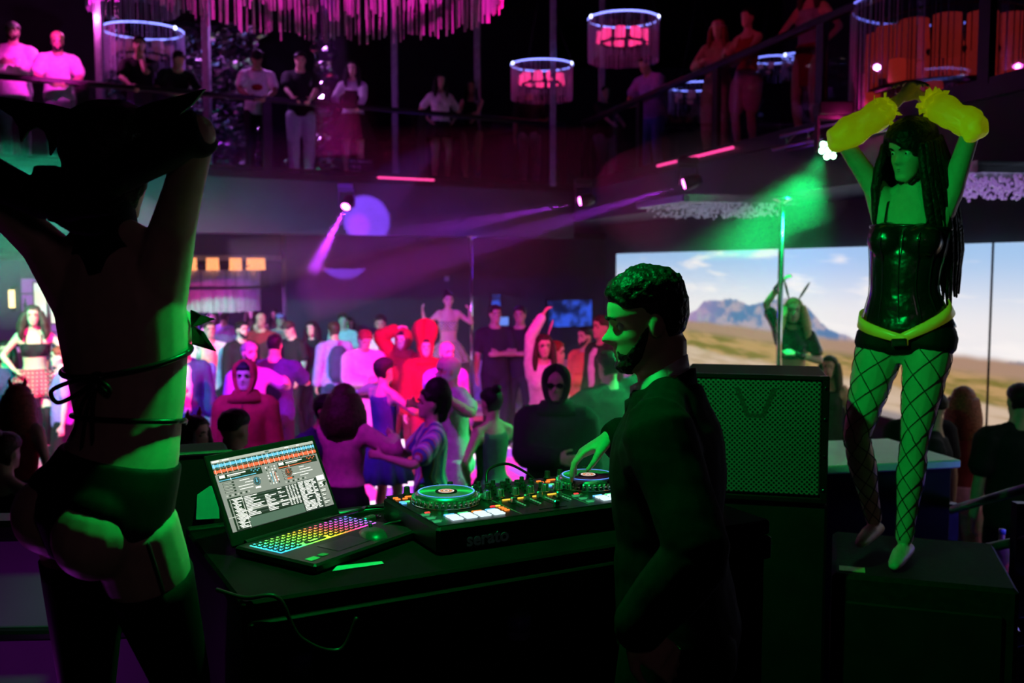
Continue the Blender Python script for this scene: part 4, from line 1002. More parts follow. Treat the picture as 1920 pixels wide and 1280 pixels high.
g = G(); g.ball(dl.Mh @ V3((0, -.055, -.055)), (.062, .05, .075), 18, 12, dl.Rh); g.ball(dl.Mh @ V3((0, -.03, -.01)), (.083, .075, .08), 18, 12, dl.Rh); o = g.build('hair_nape', HAIRS['black'], dl.root, True); remesh(o, .008, 3, None, .006)
for sg, S, E, W, hs in dl.arms:
    g = G(); d = (W - E).normalized(); thin = .88
    g.tube([E + (S - E) * .10, E.lerp(W, .02), E.lerp(W, .3), W], [.041, .040, .042, .031], 16)
    hand(g, W, V3(hs['dir']).normalized(), V3(hs['palm']), sg, .25, 1, .006, .98)
    o = g.build('glove', M_blackfab, dl.root); remesh(o, .006, 2); dd = o.modifiers.new('o', 'DISPLACE'); dd.strength = .003; dd.mid_level = 0
def wing(sg, sc):
    o2 = [(-.05, .085), (-.08, .112), (-.13, .124), (-.195, .132), (-.28, .145), (-.245, .112), (-.215, .094), (-.198, .07), (-.19, .038), (-.176, .062), (-.158, .072), (-.14, .062), (-.128, .038), (-.122, .008), (-.108, .036), (-.085, .05), (-.05, .03)]
    g = G(); pts = [dl.Mh @ V3((-sg * -x * sc if False else sg * -x * sc, -.035 - .16 * (-x - .055) * .5, z)) for x, z in o2]
    if sg < 0: pts = pts[::-1]
    g.slab(pts, (0, .006, 0)); return g.build('bat_wing', M_leather, dl.root)
wing(1, .8); wing(-1, 1)
sweep(dl, 'headband', [dl.Mh @ V3((math.sin(a) * .088, -.02, math.cos(a) * .132 - .008)) for a in [math.radians(-80 + 10 * k) for k in range(17)]], .006, M_leather)
# halter collar, straps, bow
g = G(); g.loft([dl.tsec(z, o_, 1, 1) for z, o_ in ((1.475, .006), (1.495, .009), (1.52, .011), (1.55, .011), (1.575, .009))], 28); o = g.build('halter_collar', M_blackfab, dl.root, True)
g = G(); g.loft([dl.tsec(z, .006, sx, 1.02) for z, sx in ((1.43, .22), (1.455, .5), (1.48, .95), (1.5, 1.03))], 24); g.build('collar_tip', M_blackfab, dl.root, True)
sweep(dl, 'back_strap', ringpath(dl, 1.235, .006, 0, 360, 48, .012), .0065, M_strap)
sweep(dl, 'waist_strap', ringpath(dl, 1.115, .005, 0, 360, 48, -.012), .0055, M_strap)
kb = dl.tpt(0, -.098, 1.22)
bow = empty('bow', kb); bow.parent = dl.root
def loc_(x, y, z): return V3((x, y - .008, z))
g = G(); g.ball((0, -.006, 0), (.018, .012, .014), 12, 8); g.build('knot', M_strap, bow, True)
for sg, l, dz in ((-1, .10, -.035), (1, .035, -.02)):
    g = G(); g.tube(catmull([loc_(0, 0, 0), loc_(sg * l * .5, -.012, dz * .2), loc_(sg * l, -.012, dz * .8), loc_(sg * l * .9, -.006, dz * 1.5), loc_(sg * l * .4, -.006, dz * .9), loc_(0, 0, 0)], 6), .0045, 8); g.build('loop', M_strap, bow, True)
for x, l in ((-.045, .17), (-.015, .15), (-.06, .12)):
    g = G(); g.tube([loc_(0, 0, 0), loc_(x * .5, -.006, -l * .4), loc_(x, -.002, -l)], .004, 8); g.build('tie_end', M_leather, bow, True)
# high-waisted stage briefs, garters, stockings
g = G(); dl.torso(g, .90, 1.04, .008, 28, 8)
cc, r = dl.frame(.93)
for sg in (1, -1): g.ball(cc + r @ V3((sg * .074, -.052, .012)), (.082, .082, .066), 18, 12, r)
g.tube([cc + r @ V3((0, -.11, -.01)), cc + r @ V3((0, -.09, -.09)), cc + r @ V3((0, -.02, -.125)), cc + r @ V3((0, .08, -.06))], [.05, .028, .03, .06], 12)
o = g.build('briefs', M_blackfab, dl.root); remesh(o, .0065, 4)
for i in (0, 1):
    pt, ln = fit_leg(dl, i, 0, 1, 0, None, None)
    fit_leg(dl, i, .15, .99, .004, 'stocking', M_blackfab)
    for a in (-40, -140) if i == 0 else (-60,):
        P = []
        for k in range(10):
            t = .02 + .14 * k / 9; c_, rr_ = pt(t); aa = math.radians(a); P.append(c_ + V3((math.cos(aa) * (rr_ + .006), math.sin(aa) * (rr_ + .006), 0)))
        sweep(dl, 'garter_strap', P, .006, M_strap, .5)
for z, dx in ((1.30, .055), (1.265, .05)):
    c_ = dl.tpt(.128, .06, z); g = G(); g.slab([c_ + V3((0, 0, -.02)), c_ + V3((dx, .01, .0 if z > 1.28 else -.035)), c_ + V3((.02, .01, .008)), c_ + V3((0, 0, .02))], (0, .005, 0)); g.build('costume_spike', M_leather, dl.root)

# ---- dancer on the right, on the subwoofer, arms crossed over her head
dr = person('dancer on a black box at the right, leather corset, fishnets and yellow ruffled sleeves', (1.50, 3.78, SBZ), -34, 1.67, 'f', skin=0,
    R=((.05, .03, 1.85), (1, .5, .35)), L=((.03, -.02, 1.86), (1, .55, .5)), lean=-4, side=-3, hipside=-5, twist=-2, head=(-24, 16, -4), vox=.006, hair=None, shoes=None, face=True, group='costumed dancers',
    legL=((.03, .06, .085), (-.1, 1, 0)), legR=((.13, -.10, .11), (.5, 1, 0)), fem=1.1, curl=.35, handR=dict(dir=(-.75, .1, .75), palm=(-.3, .3, -1), curl=.6), handL=dict(dir=(.55, .2, .6), palm=(.3, .3, -1), curl=.6))
def dr_hair(z, ph, p):
    a = ((ph + math.pi) % (2 * math.pi)) - math.pi          # + = her right
    front = .045 - .05 * smooth01(-.25, .9, a * -1) if abs(a) < 1.3 else 0
    k = smooth01(-.004, .012, hair_mask(z, ph, front=front, side=-.09, back=-.12, ear=-.02)); return -.014 + (.036 + .005 * noise.noise(p * 45)) * k
dr.shell(dr_hair, 60, 80).build('hair', HAIRS['black'], dr.root, True)
g = G(); rnd = random.Random(2)
for k in range(26):
    a = math.radians(55 + 250 * k / 25); b0 = dr.Mh @ V3((math.sin(a) * .09, math.cos(a) * .095 - .008, .03)); side_l = k > 13
    ln = .30 + .3 * smooth01(8, 20, k) + .04 * rnd.random(); pts = []; rr = []
    for i in range(9):
        t = i / 8; back = smooth01(.1, .7, t) * (.07 if k > 6 else .0)
        p = b0 + dr.Rh @ V3((math.sin(a), math.cos(a), 0)) * (.012 + .03 * math.sin(t * 2.6)) + V3((-.05 * t * (1 if k > 12 else -.1), -back - (.05 * t if k > 12 else 0), -ln * t)) + V3((rnd.random() - .5, rnd.random() - .5, 0)) * .008
        pts.append(p); rr.append((.016, .019, .02, .02, .019, .017, .014, .010, .004)[i])
    g.tube(pts, rr, 8)
o = g.build('hair_length', HAIRS['black'], dr.root, True)
# corset: panels and seams
g = G(); dr.torso(g, .93, 1.345, lambda z: .010 + .01 * smooth01(1.0, .93, z), 32, 14)
cc, r = dr.frame(1.285)
for sg in (1, -1): g.ball(cc + r @ V3((sg * .069, .076, .004)), (.075, .068, .072), 20, 14, r)
o = g.build('corset', M_leather, dr.root); remesh(o, .0065, 5)
cc, r = dr.frame(1.34)
sweep(dr, 'corset_top_edge', ringpath(dr, 1.345, .010, 0, 360, 48), .007, M_leather)
for a in (38, 62, 90, 118, 142, 170, 10):
    P = []
    for k in range(12):
        z = .935 + (1.33 - .935) * k / 11; c_, ax, ay, A, B = dr.tsec(z, .0125); t = math.radians(a)
        bust = .055 * gs(z - 1.29, .05) * (gs(a - 60, 26) + gs(a - 120, 26)); P.append(c_ + ax * A * math.cos(t) + ay * (B * math.sin(t) + bust))
    sweep(dr, 'corset_seam', P, .0022, M_strap, 1, 6)
for sg in (1, -1): sweep(dr, 'shoulder_strap', [dr.tpt(sg * .08, .085, 1.36), dr.tpt(sg * .085, .05, 1.44), dr.tpt(sg * .075, -.03, 1.475), dr.tpt(sg * .07, -.09, 1.36)], .004, M_strap)
sweep(dr, 'choker', ringpath(dr, 1.555, .004, 0, 360, 32), .0045, M_strap)
g = G(); dr.torso(g, .84, .985, .012, 28, 8); cc, r = dr.frame(.89)
for sg in (1, -1): g.ball(cc + r @ V3((sg * .078, -.07, 0)), (.102, .096, .1), 18, 12, r)
for sg, hip, Kn, An in dr.legs:
    pts, rr = dr.leg_prof(hip, Kn, An); g.tube([pts[0], pts[0].lerp(pts[1], .45)], [rr[0] + .012, rr[0] + .011], 20)
o = g.build('hot_pants', M_blackfab, dr.root); remesh(o, .0065, 4, None, .004)
# sash: two yellow bands meeting at the front with a buckle
def band(a0, a1, z0, z1, nm):
    vs = []; fs = []; n = 20
    for i in range(n + 1):
        t = i / n; a = math.radians(a0 + (a1 - a0) * t); z = z0 + (z1 - z0) * (t ** 1.3)
        for dz, o_ in ((-.028, .0), (.028, .0), (.028, .004), (-.028, .004)):
            c_, ax, ay, A, B = dr.tsec(z + dz * (1 - .35 * t), .026 + o_); vs.append(c_ + ax * A * math.cos(a) + ay * B * math.sin(a))
    for i in range(n):
        for j in range(4): fs.append((i*4+j, i*4+(j+1) % 4, i*4+4+(j+1) % 4, i*4+4+j))
    fs += [(3, 2, 1, 0), tuple(range(n*4, n*4+4))]; g = G(); g.add(vs, fs); g.build(nm, M_yelband, dr.root, True)
band(205, 84, 1.03, .895, 'sash'); band(-10, 100, 1.00, .895, 'sash')
g = G(); c_, ax, ay, A, B = dr.tsec(.89, .034); c_ = c_ + ay * B * .99; g.box(c_, (.06, .012, .032), dr.frame(.89)[1], .004); g.build('buckle', M_leather, dr.root)
# ruffled sleeves from elbow to wrist
for sg, S, E, W, hs in dr.arms:
    P = [S.lerp(E, .9), E, E.lerp(W, .2), E.lerp(W, .42), E.lerp(W, .62), E.lerp(W, .8), E.lerp(W, .88)]; R0 = [.045, .056, .062, .055, .058, .046, .034]
    n = 36; vs = []; secs = []
    g = G(); prev = None; full = []
    for i in range(len(P) - 1):
        for k in range(6): full.append((P[i].lerp(P[i+1], k / 6), R0[i] + (R0[i+1] - R0[i]) * k / 6))
    full.append((P[-1], R0[-1]))
    g.tube([p for p, _ in full], [r_ for _, r_ in full], 26)
    o = g.build('ruffled_sleeve', M_yel, dr.root, True); remesh(o, .006, 2, None, .055)
    for k, (t, w_) in enumerate(((.66, .06), (.82, .05))):
        g = G(); c_ = E.lerp(W, t); d = (W - E).normalized(); X_ = d.orthogonal().normalized(); Y_ = d.cross(X_); vs = []; n = 32
        for ring_, (rr_, h_) in enumerate(((.03, 0), (w_, .018), (w_, .021), (.03, .004))):
            for j in range(n):
                a = 2 * math.pi * j / n; wv = 1 + (.22 * math.sin(j * 1.6 + k) if rr_ > .035 else 0)
                vs.append(c_ + (X_ * math.cos(a) + Y_ * math.sin(a)) * rr_ * wv + d * (h_ + (.008 * math.sin(j * 2.1) if rr_ > .035 else 0)))
        fs = [(q_*n+j, q_*n+(j+1) % n, ((q_+1) % 4)*n+(j+1) % n, ((q_+1) % 4)*n+j) for q_ in range(4) for j in range(n)]
        g.add(vs, fs); g.build('cuff_frill', M_yel, dr.root, True)
# fishnet: thin threads spiralling both ways over the legs
M_net = mat('fishnet_thread', (.01, .01, .01), .6)
for i in (0, 1):
    pt, ln = fit_leg(dr, i, 0, 1, 0, None, None); sg, hip, Kn, An = dr.legs[i]; g = G()
    for dirn in (1, -1):
        for s_ in range(5):
            P = []; t = .06; a = 2 * math.pi * s_ / 5
            while t < 1.0:
                c_, rr_ = pt(t); d = ((Kn - hip) if t < .5 else (An - Kn)).normalized(); X_ = V3((1, 0, 0)) - d * d.x; X_.normalize(); Y_ = d.cross(X_)
                P.append(c_ + (X_ * math.cos(a) + Y_ * math.sin(a)) * (rr_ + .0012)); a += dirn * .105 * (.075 / max(rr_, .04)) ** .5; t += .011
            g.tube(P, .0019, 4, cap=False)
    g.build('fishnet_stocking', M_net, dr.root, True)

# ---- the DJ
dj = person('smiling man in a black suit and white collar working the decks', (.392, 2.36, .8), -106, 1.785, 'm', skin=1, lean=5, head=(17, 10, 0), vox=.0055, face=True, hair=None, shoes=M_leather, group='staff', wide=1.0,
    R=((.275, .21, 1.325), (1, -.6, -.4)), L=((.25, .06, .985), (.6, -1, 0)), handR=dict(dir=(-.36, .72, -.42), palm=(-.1, -.3, -1), curl=.42), handL=dict(dir=(.2, -.8, -.62), palm=(.6, .2, -.3), curl=.45))
def dj_hair(z, ph, p):
    mk = hair_mask(z, ph, front=.055, side=-.012, back=-.05, ear=.03); k = smooth01(-.004, .016, mk)
    t = .003 + .017 * smooth01(.045, .09, z); return -.012 + (t + .012 + (.007 * noise.noise(p * 75) + .004 * noise.noise(p * 160)) * smooth01(.04, .07, z)) * k
dj.shell(dj_hair, 90, 120).build('hair', HAIRS['black'], dj.root, True)
def dj_beard(z, ph, p):
    a = fphi(ph); up = lerp_table([(0, -.042), (.3, -.044), (.55, -.055), (.85, -.058), (1.15, -.035), (1.45, .01)], a)[0]; mk = (up - z) if a < 1.5 else -.02
    if a < .36: mk = min(mk, abs(z + .0625) - .010)
    return -.010 + (.0118 + .0012 * noise.noise(p * 120)) * smooth01(-.006, .012, mk)
dj.shell(dj_beard, 90, 120).build('beard', HAIRS['black'], dj.root, True)
M_suit = mat('black_suit_wool', (.006, .006, .007), .9, var=.2, scale=60, spec=.12)
make_top(dj, 'coat', m=M_suit, vox=.008, fold=.014, name='suit_jacket', low=.78, loose=-.004)
make_bottom(dj, 'trousers', m=M_suit, vox=.01, loose=.008)
M_shirt = mat('white_shirt_cotton', (.8, .8, .8), .7, var=.05)
def collar(nm, m, rad, th, z0, hgt, tilt, flare):
    c0, R0_ = dj.frame(1.52); n = 44; vs = []
    for ro, k in ((0, 0), (1, 0), (1, 1), (0, 1)):
        for j in range(n):
            a = 2 * math.pi * j / n; r_ = rad + ro * th - k * flare; z = z0 + k * hgt - tilt * math.sin(a) - .012 * math.cos(2 * a) * 0
            vs.append(c0 + R0_ @ V3((math.cos(a) * r_, math.sin(a) * r_ * 1.06 + .002, z)))
    g = G(); g.add(vs, [(k*n+j, k*n+(j+1) % n, ((k+1) % 4)*n+(j+1) % n, ((k+1) % 4)*n+j) for k in range(4) for j in range(n)]); return g.build(nm, m, dj.root, True)
collar('shirt_collar', M_shirt, .066, .004, -.020, .044, .034, .003)
collar('jacket_collar', M_suit, .072, .012, -.044, .034, .034, .002)
sg, S, E, W, hs = dj.arms[1]; d = (W - E).normalized()
sweep(dj, 'watch_strap', [W - d * .02 + (d.orthogonal().normalized() * math.cos(a) + d.cross(d.orthogonal().normalized()) * math.sin(a)) * .033 for a in [2 * math.pi * k / 16 for k in range(17)]], .006, M_steel)

# ------------------------------------------------------------------ the crowd on the dance floor
def on_floor(px, ytop, h, z=0):
    Y = dist(ytop, h + z); p = at(px, ytop, Y); return V3((p.x, p.y, z))
def vx(Y): return .0115 if Y < 8.5 else .0135 if Y < 11 else .016 if Y < 14.5 else .02
def hand_world(q, i):
    sg, S, E, W, hs = q.arms[i]; d = (W - E).normalized(); r = q.root
    return r.location + Matrix.Rotation(r.rotation_euler[2], 3, 'Z') @ ((W + d * .07) * r.scale[0])
ARM = dict(down=((.27, .04, .80), (.5, -1, 0)), drink=((.12, .33, 1.22), (1, -.4, -1)), phone=((.08, .30, 1.18), (1, -.3, -1)), chin=((.03, .13, 1.47), (1, .3, -1)), up=((.22, .08, 1.98), (1, 0, .2)), wave=((.34, .15, 1.75), (1, 0, -.6)), rail=((.12, .42, 1.06), (1, -.2, -.6)), railw=((.22, .40, 1.06), (1, -.2, -.4)), hip=((.19, .06, 1.02), (1, -.6, .1)), fwd=((.2, .42, 1.25), (1, -.3, -1)), dance=((.3, .25, 1.35), (1, -.6, -.6)), head=((.09, .02, 1.80), (1, .3, .4)), cross=((-.02, .22, 1.18), (1, .2, -1)), pocket=((.22, .08, .92), (1, -1, 0)))
def who(label, px, ytop, h=1.75, yaw=0, sex='m', R='down', L='down', z=0, **k):
    loc = on_floor(px, ytop, h, z); k.setdefault('vox', vx(loc.y)); k['face'] = abs(yaw) < 100 and loc.y < 16 and not k.get('glasses')
    for a, key in ((R, 'R'), (L, 'L')): k[key] = ARM[a] if isinstance(a, str) else a
    return person(label, loc, yaw, h, sex, **k)
def T(kind, col, **k): return dict(kind=kind, col=col, **k)
def cup(q, i, label, col, h=.13, straw=False):
    p = hand_world(q, i); c = empty('drink_cup', p + V3((0, 0, -.05)), 0, label, 'cup', 'drinks in hand')
    g = G(); g.lathe([(.03, 0), (.034, .004), (.042, h), (.04, h), (.033, .012)], n=18); g.build('cup_body', mat('cup_' + col[0], col[1], .3, var=.05), c, True)
    if straw: g = G(); g.tube([(0, 0, .02), (.01, 0, h + .05), (.03, 0, h + .1)], .004, 6); g.build('straw', mat('straw_red', (.7, .05, .1), .4), c, True)
def phone(q, i, label):
    p = hand_world(q, i); c = empty('phone', p, q.root.rotation_euler[2], label, 'phone', 'phones in hand')
    g = G(); g.box((0, 0, .03), (.075, .009, .15), bev=.003); g.build('phone_case', M_blackmetal, c)
    g = G(); g.box((0, .0052, .03), (.068, .001, .142)); g.build('phone_screen', glow('phone_glow', (.9, .9, 1), 2.5), c)
def cap(q, m, brim=1, back=False):
    def off(z, ph, p): return -.014 + .032 * smooth01(-.002, .008, z - (.045 if fphi(ph) < 1.3 else .03))
    q.shell(off).build('cap', m, q.root, True)
    if brim:
        sg = -1 if back else 1; g = G(); n = 12; vs = []
        for zz in (0, .006):
            for i in range(n + 1):
                a = math.pi * (-.5 + i / n); vs.append(q.Mh @ V3((math.sin(a) * .075, sg * (.055 + math.cos(a) * .105), .05 + zz - .012 * math.cos(a))))
        m1 = n + 1; fs = [tuple(range(n, -1, -1)), tuple(range(m1, 2 * m1))] + [(i, i + 1, m1 + i + 1, m1 + i) for i in range(n)] + [(n, 0, m1, m1 + n)]
        g.add(vs, fs); g.build('brim', m, q.root)
def hood(q, m, peak=0):
    def off(z, ph, p):
        a = fphi(ph); open_ = smooth01(.85, 1.15, math.hypot(a / .95, (z + .02) / .125))
        return -.012 + (.047 + peak * .2 * smooth01(.03, .115, z)) * open_
    g = q.shell(off, 30, 40); o = g.build('hood', m, q.root, True)
    g = G(); g.loft([q.tsec(1.46, .045), q.tsec(1.50, .06), q.tsec(1.53, .055), q.tsec(1.55, .045)], 20); g.build('hood_neck', m, q.root, True)
    if peak:
        g = G(); g.tube([q.Mh @ V3((0, -.02, .07)), q.Mh @ V3((0, -.035, .15)), q.Mh @ V3((0, -.06, .25))], [.1, .055, .006], 16); g.build('hood_peak', m, q.root, True)
def horns(q, m):
    for sg in (1, -1):
        g = G(); g.tube([q.Mh @ V3((sg * .05, -.005, .115)), q.Mh @ V3((sg * .065, -.005, .145)), q.Mh @ V3((sg * .06, .0, .18))], [.018, .013, .002], 10); g.build('devil_horn', m, q.root, True)
    g = G(); g.tube([q.Mh @ V3((math.sin(a) * .092, -.005, math.cos(a) * .128)) for a in [math.radians(-85 + 17 * k) for k in range(11)]], .006, 6); g.build('headband', m, q.root, True)
def ears(q, m, l=.2, tilt=(.1, -.1), m2=None):
    for k, sg in enumerate((1, -1)):
        b0 = V3((sg * .045, -.01, .11)); dd = V3((sg * .25 + tilt[k], -.05, 1)).normalized()
        g = G(); g.tube([q.Mh @ (b0 + dd * t * l) for t in (0, .3, .65, .9, 1)], [.012, .027, .03, .018, .004], 12, .4); g.build('bunny_ear', m, q.root, True)
    g = G(); g.tube([q.Mh @ V3((math.sin(a) * .092, -.01, math.cos(a) * .125)) for a in [math.radians(-85 + 17 * k) for k in range(11)]], .007, 6); g.build('headband', m, q.root, True)

bk, nv, rd, wh = 'black', 'navy', 'red', 'white'
q = who('man in open navy jacket and white shirt holding a drink, left of the crowd', 346, 628, 1.82, 22, R='drink', top=T('jacket', nv, inner=wh), bottom=T('trousers', 'grey'), skin=2, hair=('buzz', bk), face=True)
cup(q, 0, 'reddish drink held by the man in the navy jacket', ('amber', (.7, .12, .05)))
who('woman with pink-lit fair hair and shiny bomber jacket beside the navy-jacket man', 384, 637, 1.70, -55, 'f', L='cross', top=T('jacket', 'blue'), bottom=T('skirt', 'purple'), hair=('long', 'blond'), skin=0)
who('bald man in a pale shirt behind the bomber-jacket woman', 392, 602, 1.82, 30, top=T('tee', wh), bottom=T('trousers', bk), hair=('buzz', 'brown'), skin=1, face=True)
who('man wearing sunglasses standing behind the bald man in pale shirt', 358, 605, 1.78, 10, top=T('tee', bk), bottom=T('trousers', bk), hair=('short', bk), glasses=True, skin=1)
who('woman at the far left of the crowd, half hidden by the dancer', 331, 588, 1.74, 30, 'f', top=T('tee', 'pinkish'), bottom=T('trousers', bk), hair=('long', 'blond'))
who('bearded man in a dark jacket with face lit pink', 452, 602, 1.82, 50, top=T('jacket', bk), bottom=T('trousers', bk), hair=('short', bk), beard='black', face=True)
who('man in a purple tee standing right behind the red hoodie', 466, 640, 1.80, 45, L='dance', top=T('tee', 'purple'), bottom=T('trousers', 'denim'), hair=('buzz', 'grey'), beard='black', skin=0, face=True)
q = who('young man in a bright red zip hoodie, hood half up', 459, 680, 1.78, 4, top=T('hoodie', rd), bottom=T('trousers', bk), hair=('fade', bk), skin=1, face=True)
hood(q, cloth(rd)); g = G(); g.tube([q.tpt(0, .152, z) for z in (.9, 1.1, 1.3, 1.45)], .004, 6); g.build('zipper', M_blackmetal, q.root)
who('woman with long dark hair and red top facing the booth', 482, 602, 1.66, 8, 'f', R='phone', top=T('tank', rd), bottom=T('trousers', bk), hair=('long', 'brown'), skin=0)
who('bald man lit red at the back, above the red-top woman', 489, 586, 1.84, -8, top=T('tee', 'dkred'), bottom=T('trousers', bk), hair=None, skin=1)
who('broad man seen from behind in a dark navy shirt', 514, 626, 1.84, 178, R='fwd', top=T('tee', nv, loose=.01), bottom=T('trousers', bk), hair=('buzz', bk), skin=1, wide=1.1)
who('man in a black tee looking down with a pink-lit bare arm', 547, 600, 1.78, -38, L='pocket', head=(0, 30, 0), top=T('tee', bk), bottom=T('trousers', bk), hair=('fade', 'brown'), skin=0)
q = who('man in a cap behind the man looking down', 525, 588, 1.74, 15, top=T('tee', 'grey'), bottom=T('trousers', bk), hair=('short', bk), skin=1); cap(q, cloth('purple'))
q = who('woman with long hair and a black coat, a lit phone in her hand', 585, 603, 1.74, -15, 'f', R='phone', top=T('coat', bk), bottom=T('trousers', bk), hair=('long', bk), skin=0)
phone(q, 0, 'lit phone held by the woman in the black coat')
q = who('person from behind in a purple shirt with a dark hood down the back', 626, 604, 1.78, -150, top=T('hoodie', 'purple'), bottom=T('trousers', nv), hair=('short', 'brown'), skin=1)
g = G(); g.loft([(q.tpt(0, -.17, z), V3((1, 0, 0)), V3((0, 1, 0)), a, b_) for z, a, b_ in ((.95, .1, .05), (1.05, .15, .075), (1.3, .15, .08), (1.42, .1, .05), (1.46, .05, .02))], 18); g.build('backpack', cloth(nv), q.root, True)
who('man in a pale shirt with brightly lit face behind the hooded person', 643, 588, 1.76, 5, top=T('tee', wh), bottom=T('trousers', bk), hair=('quiff', 'brown'), face=True)
q = who('man all in white looking down at his hands', 681, 615, 1.82, 28, R='phone', L='phone', head=(0, 28, 0), top=T('long', wh, loose=.015), bottom=T('trousers', wh, loose=.02), hair=('short', 'red'), skin=0, face=True)
g = G(); g.loft([(q.tpt(x, .15 - abs(x) * .3, 1.0), V3((0, 0, 1)), V3((0, 1, 0)), a, .035) for x, a in ((-.14, .02), (-.08, .05), (.0, .055), (.08, .05), (.14, .02))], 12); g.build('belt_bag', cloth(bk), q.root, True)
who('woman in black with a hair bun, hand on her chin', 716, 622, 1.74, 32, 'f', R='chin', top=T('tee', bk), bottom=T('trousers', bk), hair=('bun', bk), skin=1, face=True)
who('tall bearded man in a white tee at the back', 713, 592, 1.86, 4, top=T('tee', wh), bottom=T('trousers', bk), hair=('fade', bk), beard='black', skin=2)
q = who('person in a rust hooded cloak with one arm over the head', 757, 620, 1.78, -25, L='down', R='head', top=T('hoodie', rd, loose=.01), bottom=T('trousers', 'dkred'), hair=('short', bk), skin=4); hood(q, cloth('dkred'))
q = who('person in a tall pointed red hood', 797, 633, 1.74, 14, top=T('coat', rd, loose=.03), bottom=T('trousers', 'dkred'), hair=('short', bk), skin=0); hood(q, cloth(rd), 1)
q = who('bald man in a violet long-sleeved shirt with lit head', 836, 640, 1.80, 34, R=((.1, .3, 1.25), (1, -.4, -1)), top=T('long', 'purple'), bottom=T('trousers', bk), hair=None, beard='black', skin=0, face=True)
q = who('man in white with black harness straps and a pale mask cap', 850, 668, 1.82, -68, R='dance', L=((.42, .2, 1.5), (1, -.3, -.6)), lean=4, top=T('tee', wh, loose=.01), bottom=T('shorts', wh, loose=.01), hair=None, skin=0, face=False)
def mk(z, ph, p): return -.01 + .017 * smooth01(-.003, .004, max(z - .005, -(z + .02)) if fphi(ph) < 1.1 else .01)
q.shell(mk, 40, 48).build('mask', cloth(wh), q.root, True)
for s_ in (1, -1): g = G(); g.tube([q.tpt(s_ * .1, .135, 1.05), q.tpt(s_ * .09, .142, 1.3), q.tpt(s_ * .085, .06, 1.475), q.tpt(s_ * .06, -.135, 1.35), q.tpt(-s_ * .09, -.135, 1.05)], .014, 8, .3); g.build('harness_strap', cloth(bk), q.root, True)
cup(q, 1, 'pink paper cup with straw held high by the masked man', ('pink', (.85, .4, .5)), .15, True)
q = who('woman in a dark sequin dress and black cap raising her hand', 718, 672, 1.72, 140, 'f', L=((.3, .25, 1.55), (1, -.5, -.6)), R='dance', top=T('tank', nv), bottom=T('long_skirt', nv), hair=('short', bk), skin=1); cap(q, cloth(bk))
who('woman with a big mane of curly hair seen from behind in a pale top', 643, 722, 1.72, 165, 'f', R='dance', top=T('crop', 'pinkish', low=1.02, loose=.012), bottom=T('trousers', bk), hair=('wavy', 'brown'), skin=0)
q = who('laughing woman in profile with swept-up hair and striped shirt', 808, 728, 1.70, -72, 'f', R=((.25, .35, 1.25), (1, -.3, -1)), L=((.12, .4, 1.3), (1, -.3, -1)), head=(0, -4, 0), top=None, bottom=T('trousers', bk), hair=('up+beehive', bk), skin=0, face=True)
m, nt, b = nodes_of('cloth_striped'); tc = nt.nodes.new('ShaderNodeTexCoord'); wv_ = nt.nodes.new('ShaderNodeTexWave'); wv_.bands_direction = 'X'; wv_.inputs['Scale'].default_value = 4.2; wv_.inputs['Distortion'].default_value = 1.5
mpp = nt.nodes.new('ShaderNodeMapping'); mpp.inputs['Rotation'].default_value = (0, 0, .7); lk(tc.outputs['Object'], mpp.inputs[0]); lk(mpp.outputs[0], wv_.inputs['Vector'])
rm = nt.nodes.new('ShaderNodeValToRGB'); lk(wv_.outputs[0], rm.inputs[0]); rm.color_ramp.interpolation = 'CONSTANT'
for p_, c_ in ((.2, (.5, .12, .12)), (.4, (.75, .75, .8)), (.62, (.12, .22, .6)), (.82, (.8, .8, .85))): rm.color_ramp.elements.new(p_).color = (*c_, 1)
rm.color_ramp.elements[0].color = (.1, .15, .5, 1); lk(rm.outputs[0], b.inputs['Base Color']); b.inputs['Roughness'].default_value = .8
make_top(q, 'tee', m=m, vox=.0115, loose=.012)
who('woman with a small bun in a long dark dress, seen from the side', 922, 728, 1.66, -140, 'f', R='dance', L='hip', top=T('tank', 'green'), bottom=T('long_skirt', 'green'), hair=('up+bun', bk), skin=1)
q = who('man in a black hooded sweatshirt and sunglasses right of centre', 1043, 690, 1.85, -6, R='cross', L='down', top=T('hoodie', bk, loose=.01), bottom=T('trousers', bk), hair=None, glasses=True, skin=1, face=True, wide=1.06); hood(q, cloth(bk))
q = who('woman in a pale bodysuit and bunny ears with her arm raised', 1019, 628, 1.68, 10, 'f', z=.25, R=((.02, .05, 1.98), (1, 0, .2)), top=T('long', wh), bottom=T('trousers', wh), hair=('long', 'brown'), skin=0); ears(q, cloth('pinkish'), .17)
who('woman in a dark top with a red visor facing right', 1040, 640, 1.74, 70, 'f', z=.1, R='drink', top=T('tank', bk), bottom=T('trousers', bk), hair=('short+tail', 'red'), skin=0, face=True)
who('bald bearded man in an orange suit with pink trousers', 1098, 613, 1.84, -48, L='drink', top=T('long', 'orange', loose=.01), bottom=T('trousers', 'pinkish'), hair=('buzz', bk), beard='black', skin=1, face=True)
who('man in a dark jacket at the back near the video wall', 1130, 592, 1.82, -60, z=.25, top=T('jacket', bk, inner=wh), bottom=T('trousers', bk), hair=('short', 'brown'), skin=1)
who('man in black seen from behind with his hand up beside the DJ', 1142, 660, 1.86, -150, R='wave', L='dance', top=T('tee', bk, loose=.015), bottom=T('trousers', bk), hair=('short', bk), skin=1, wide=1.08)
who('person in dark clothes bending down in front of the broad man', 572, 728, 1.68, 60, lean=25, top=T('tee', nv), bottom=T('trousers', bk), hair=('short', bk), skin=2)
q = who('man with a flat-top haircut from behind, next to the laptop', 437, 772, 1.72, 150, top=T('tee', bk), bottom=T('trousers', bk), hair=('fade+flat', bk), skin=1)
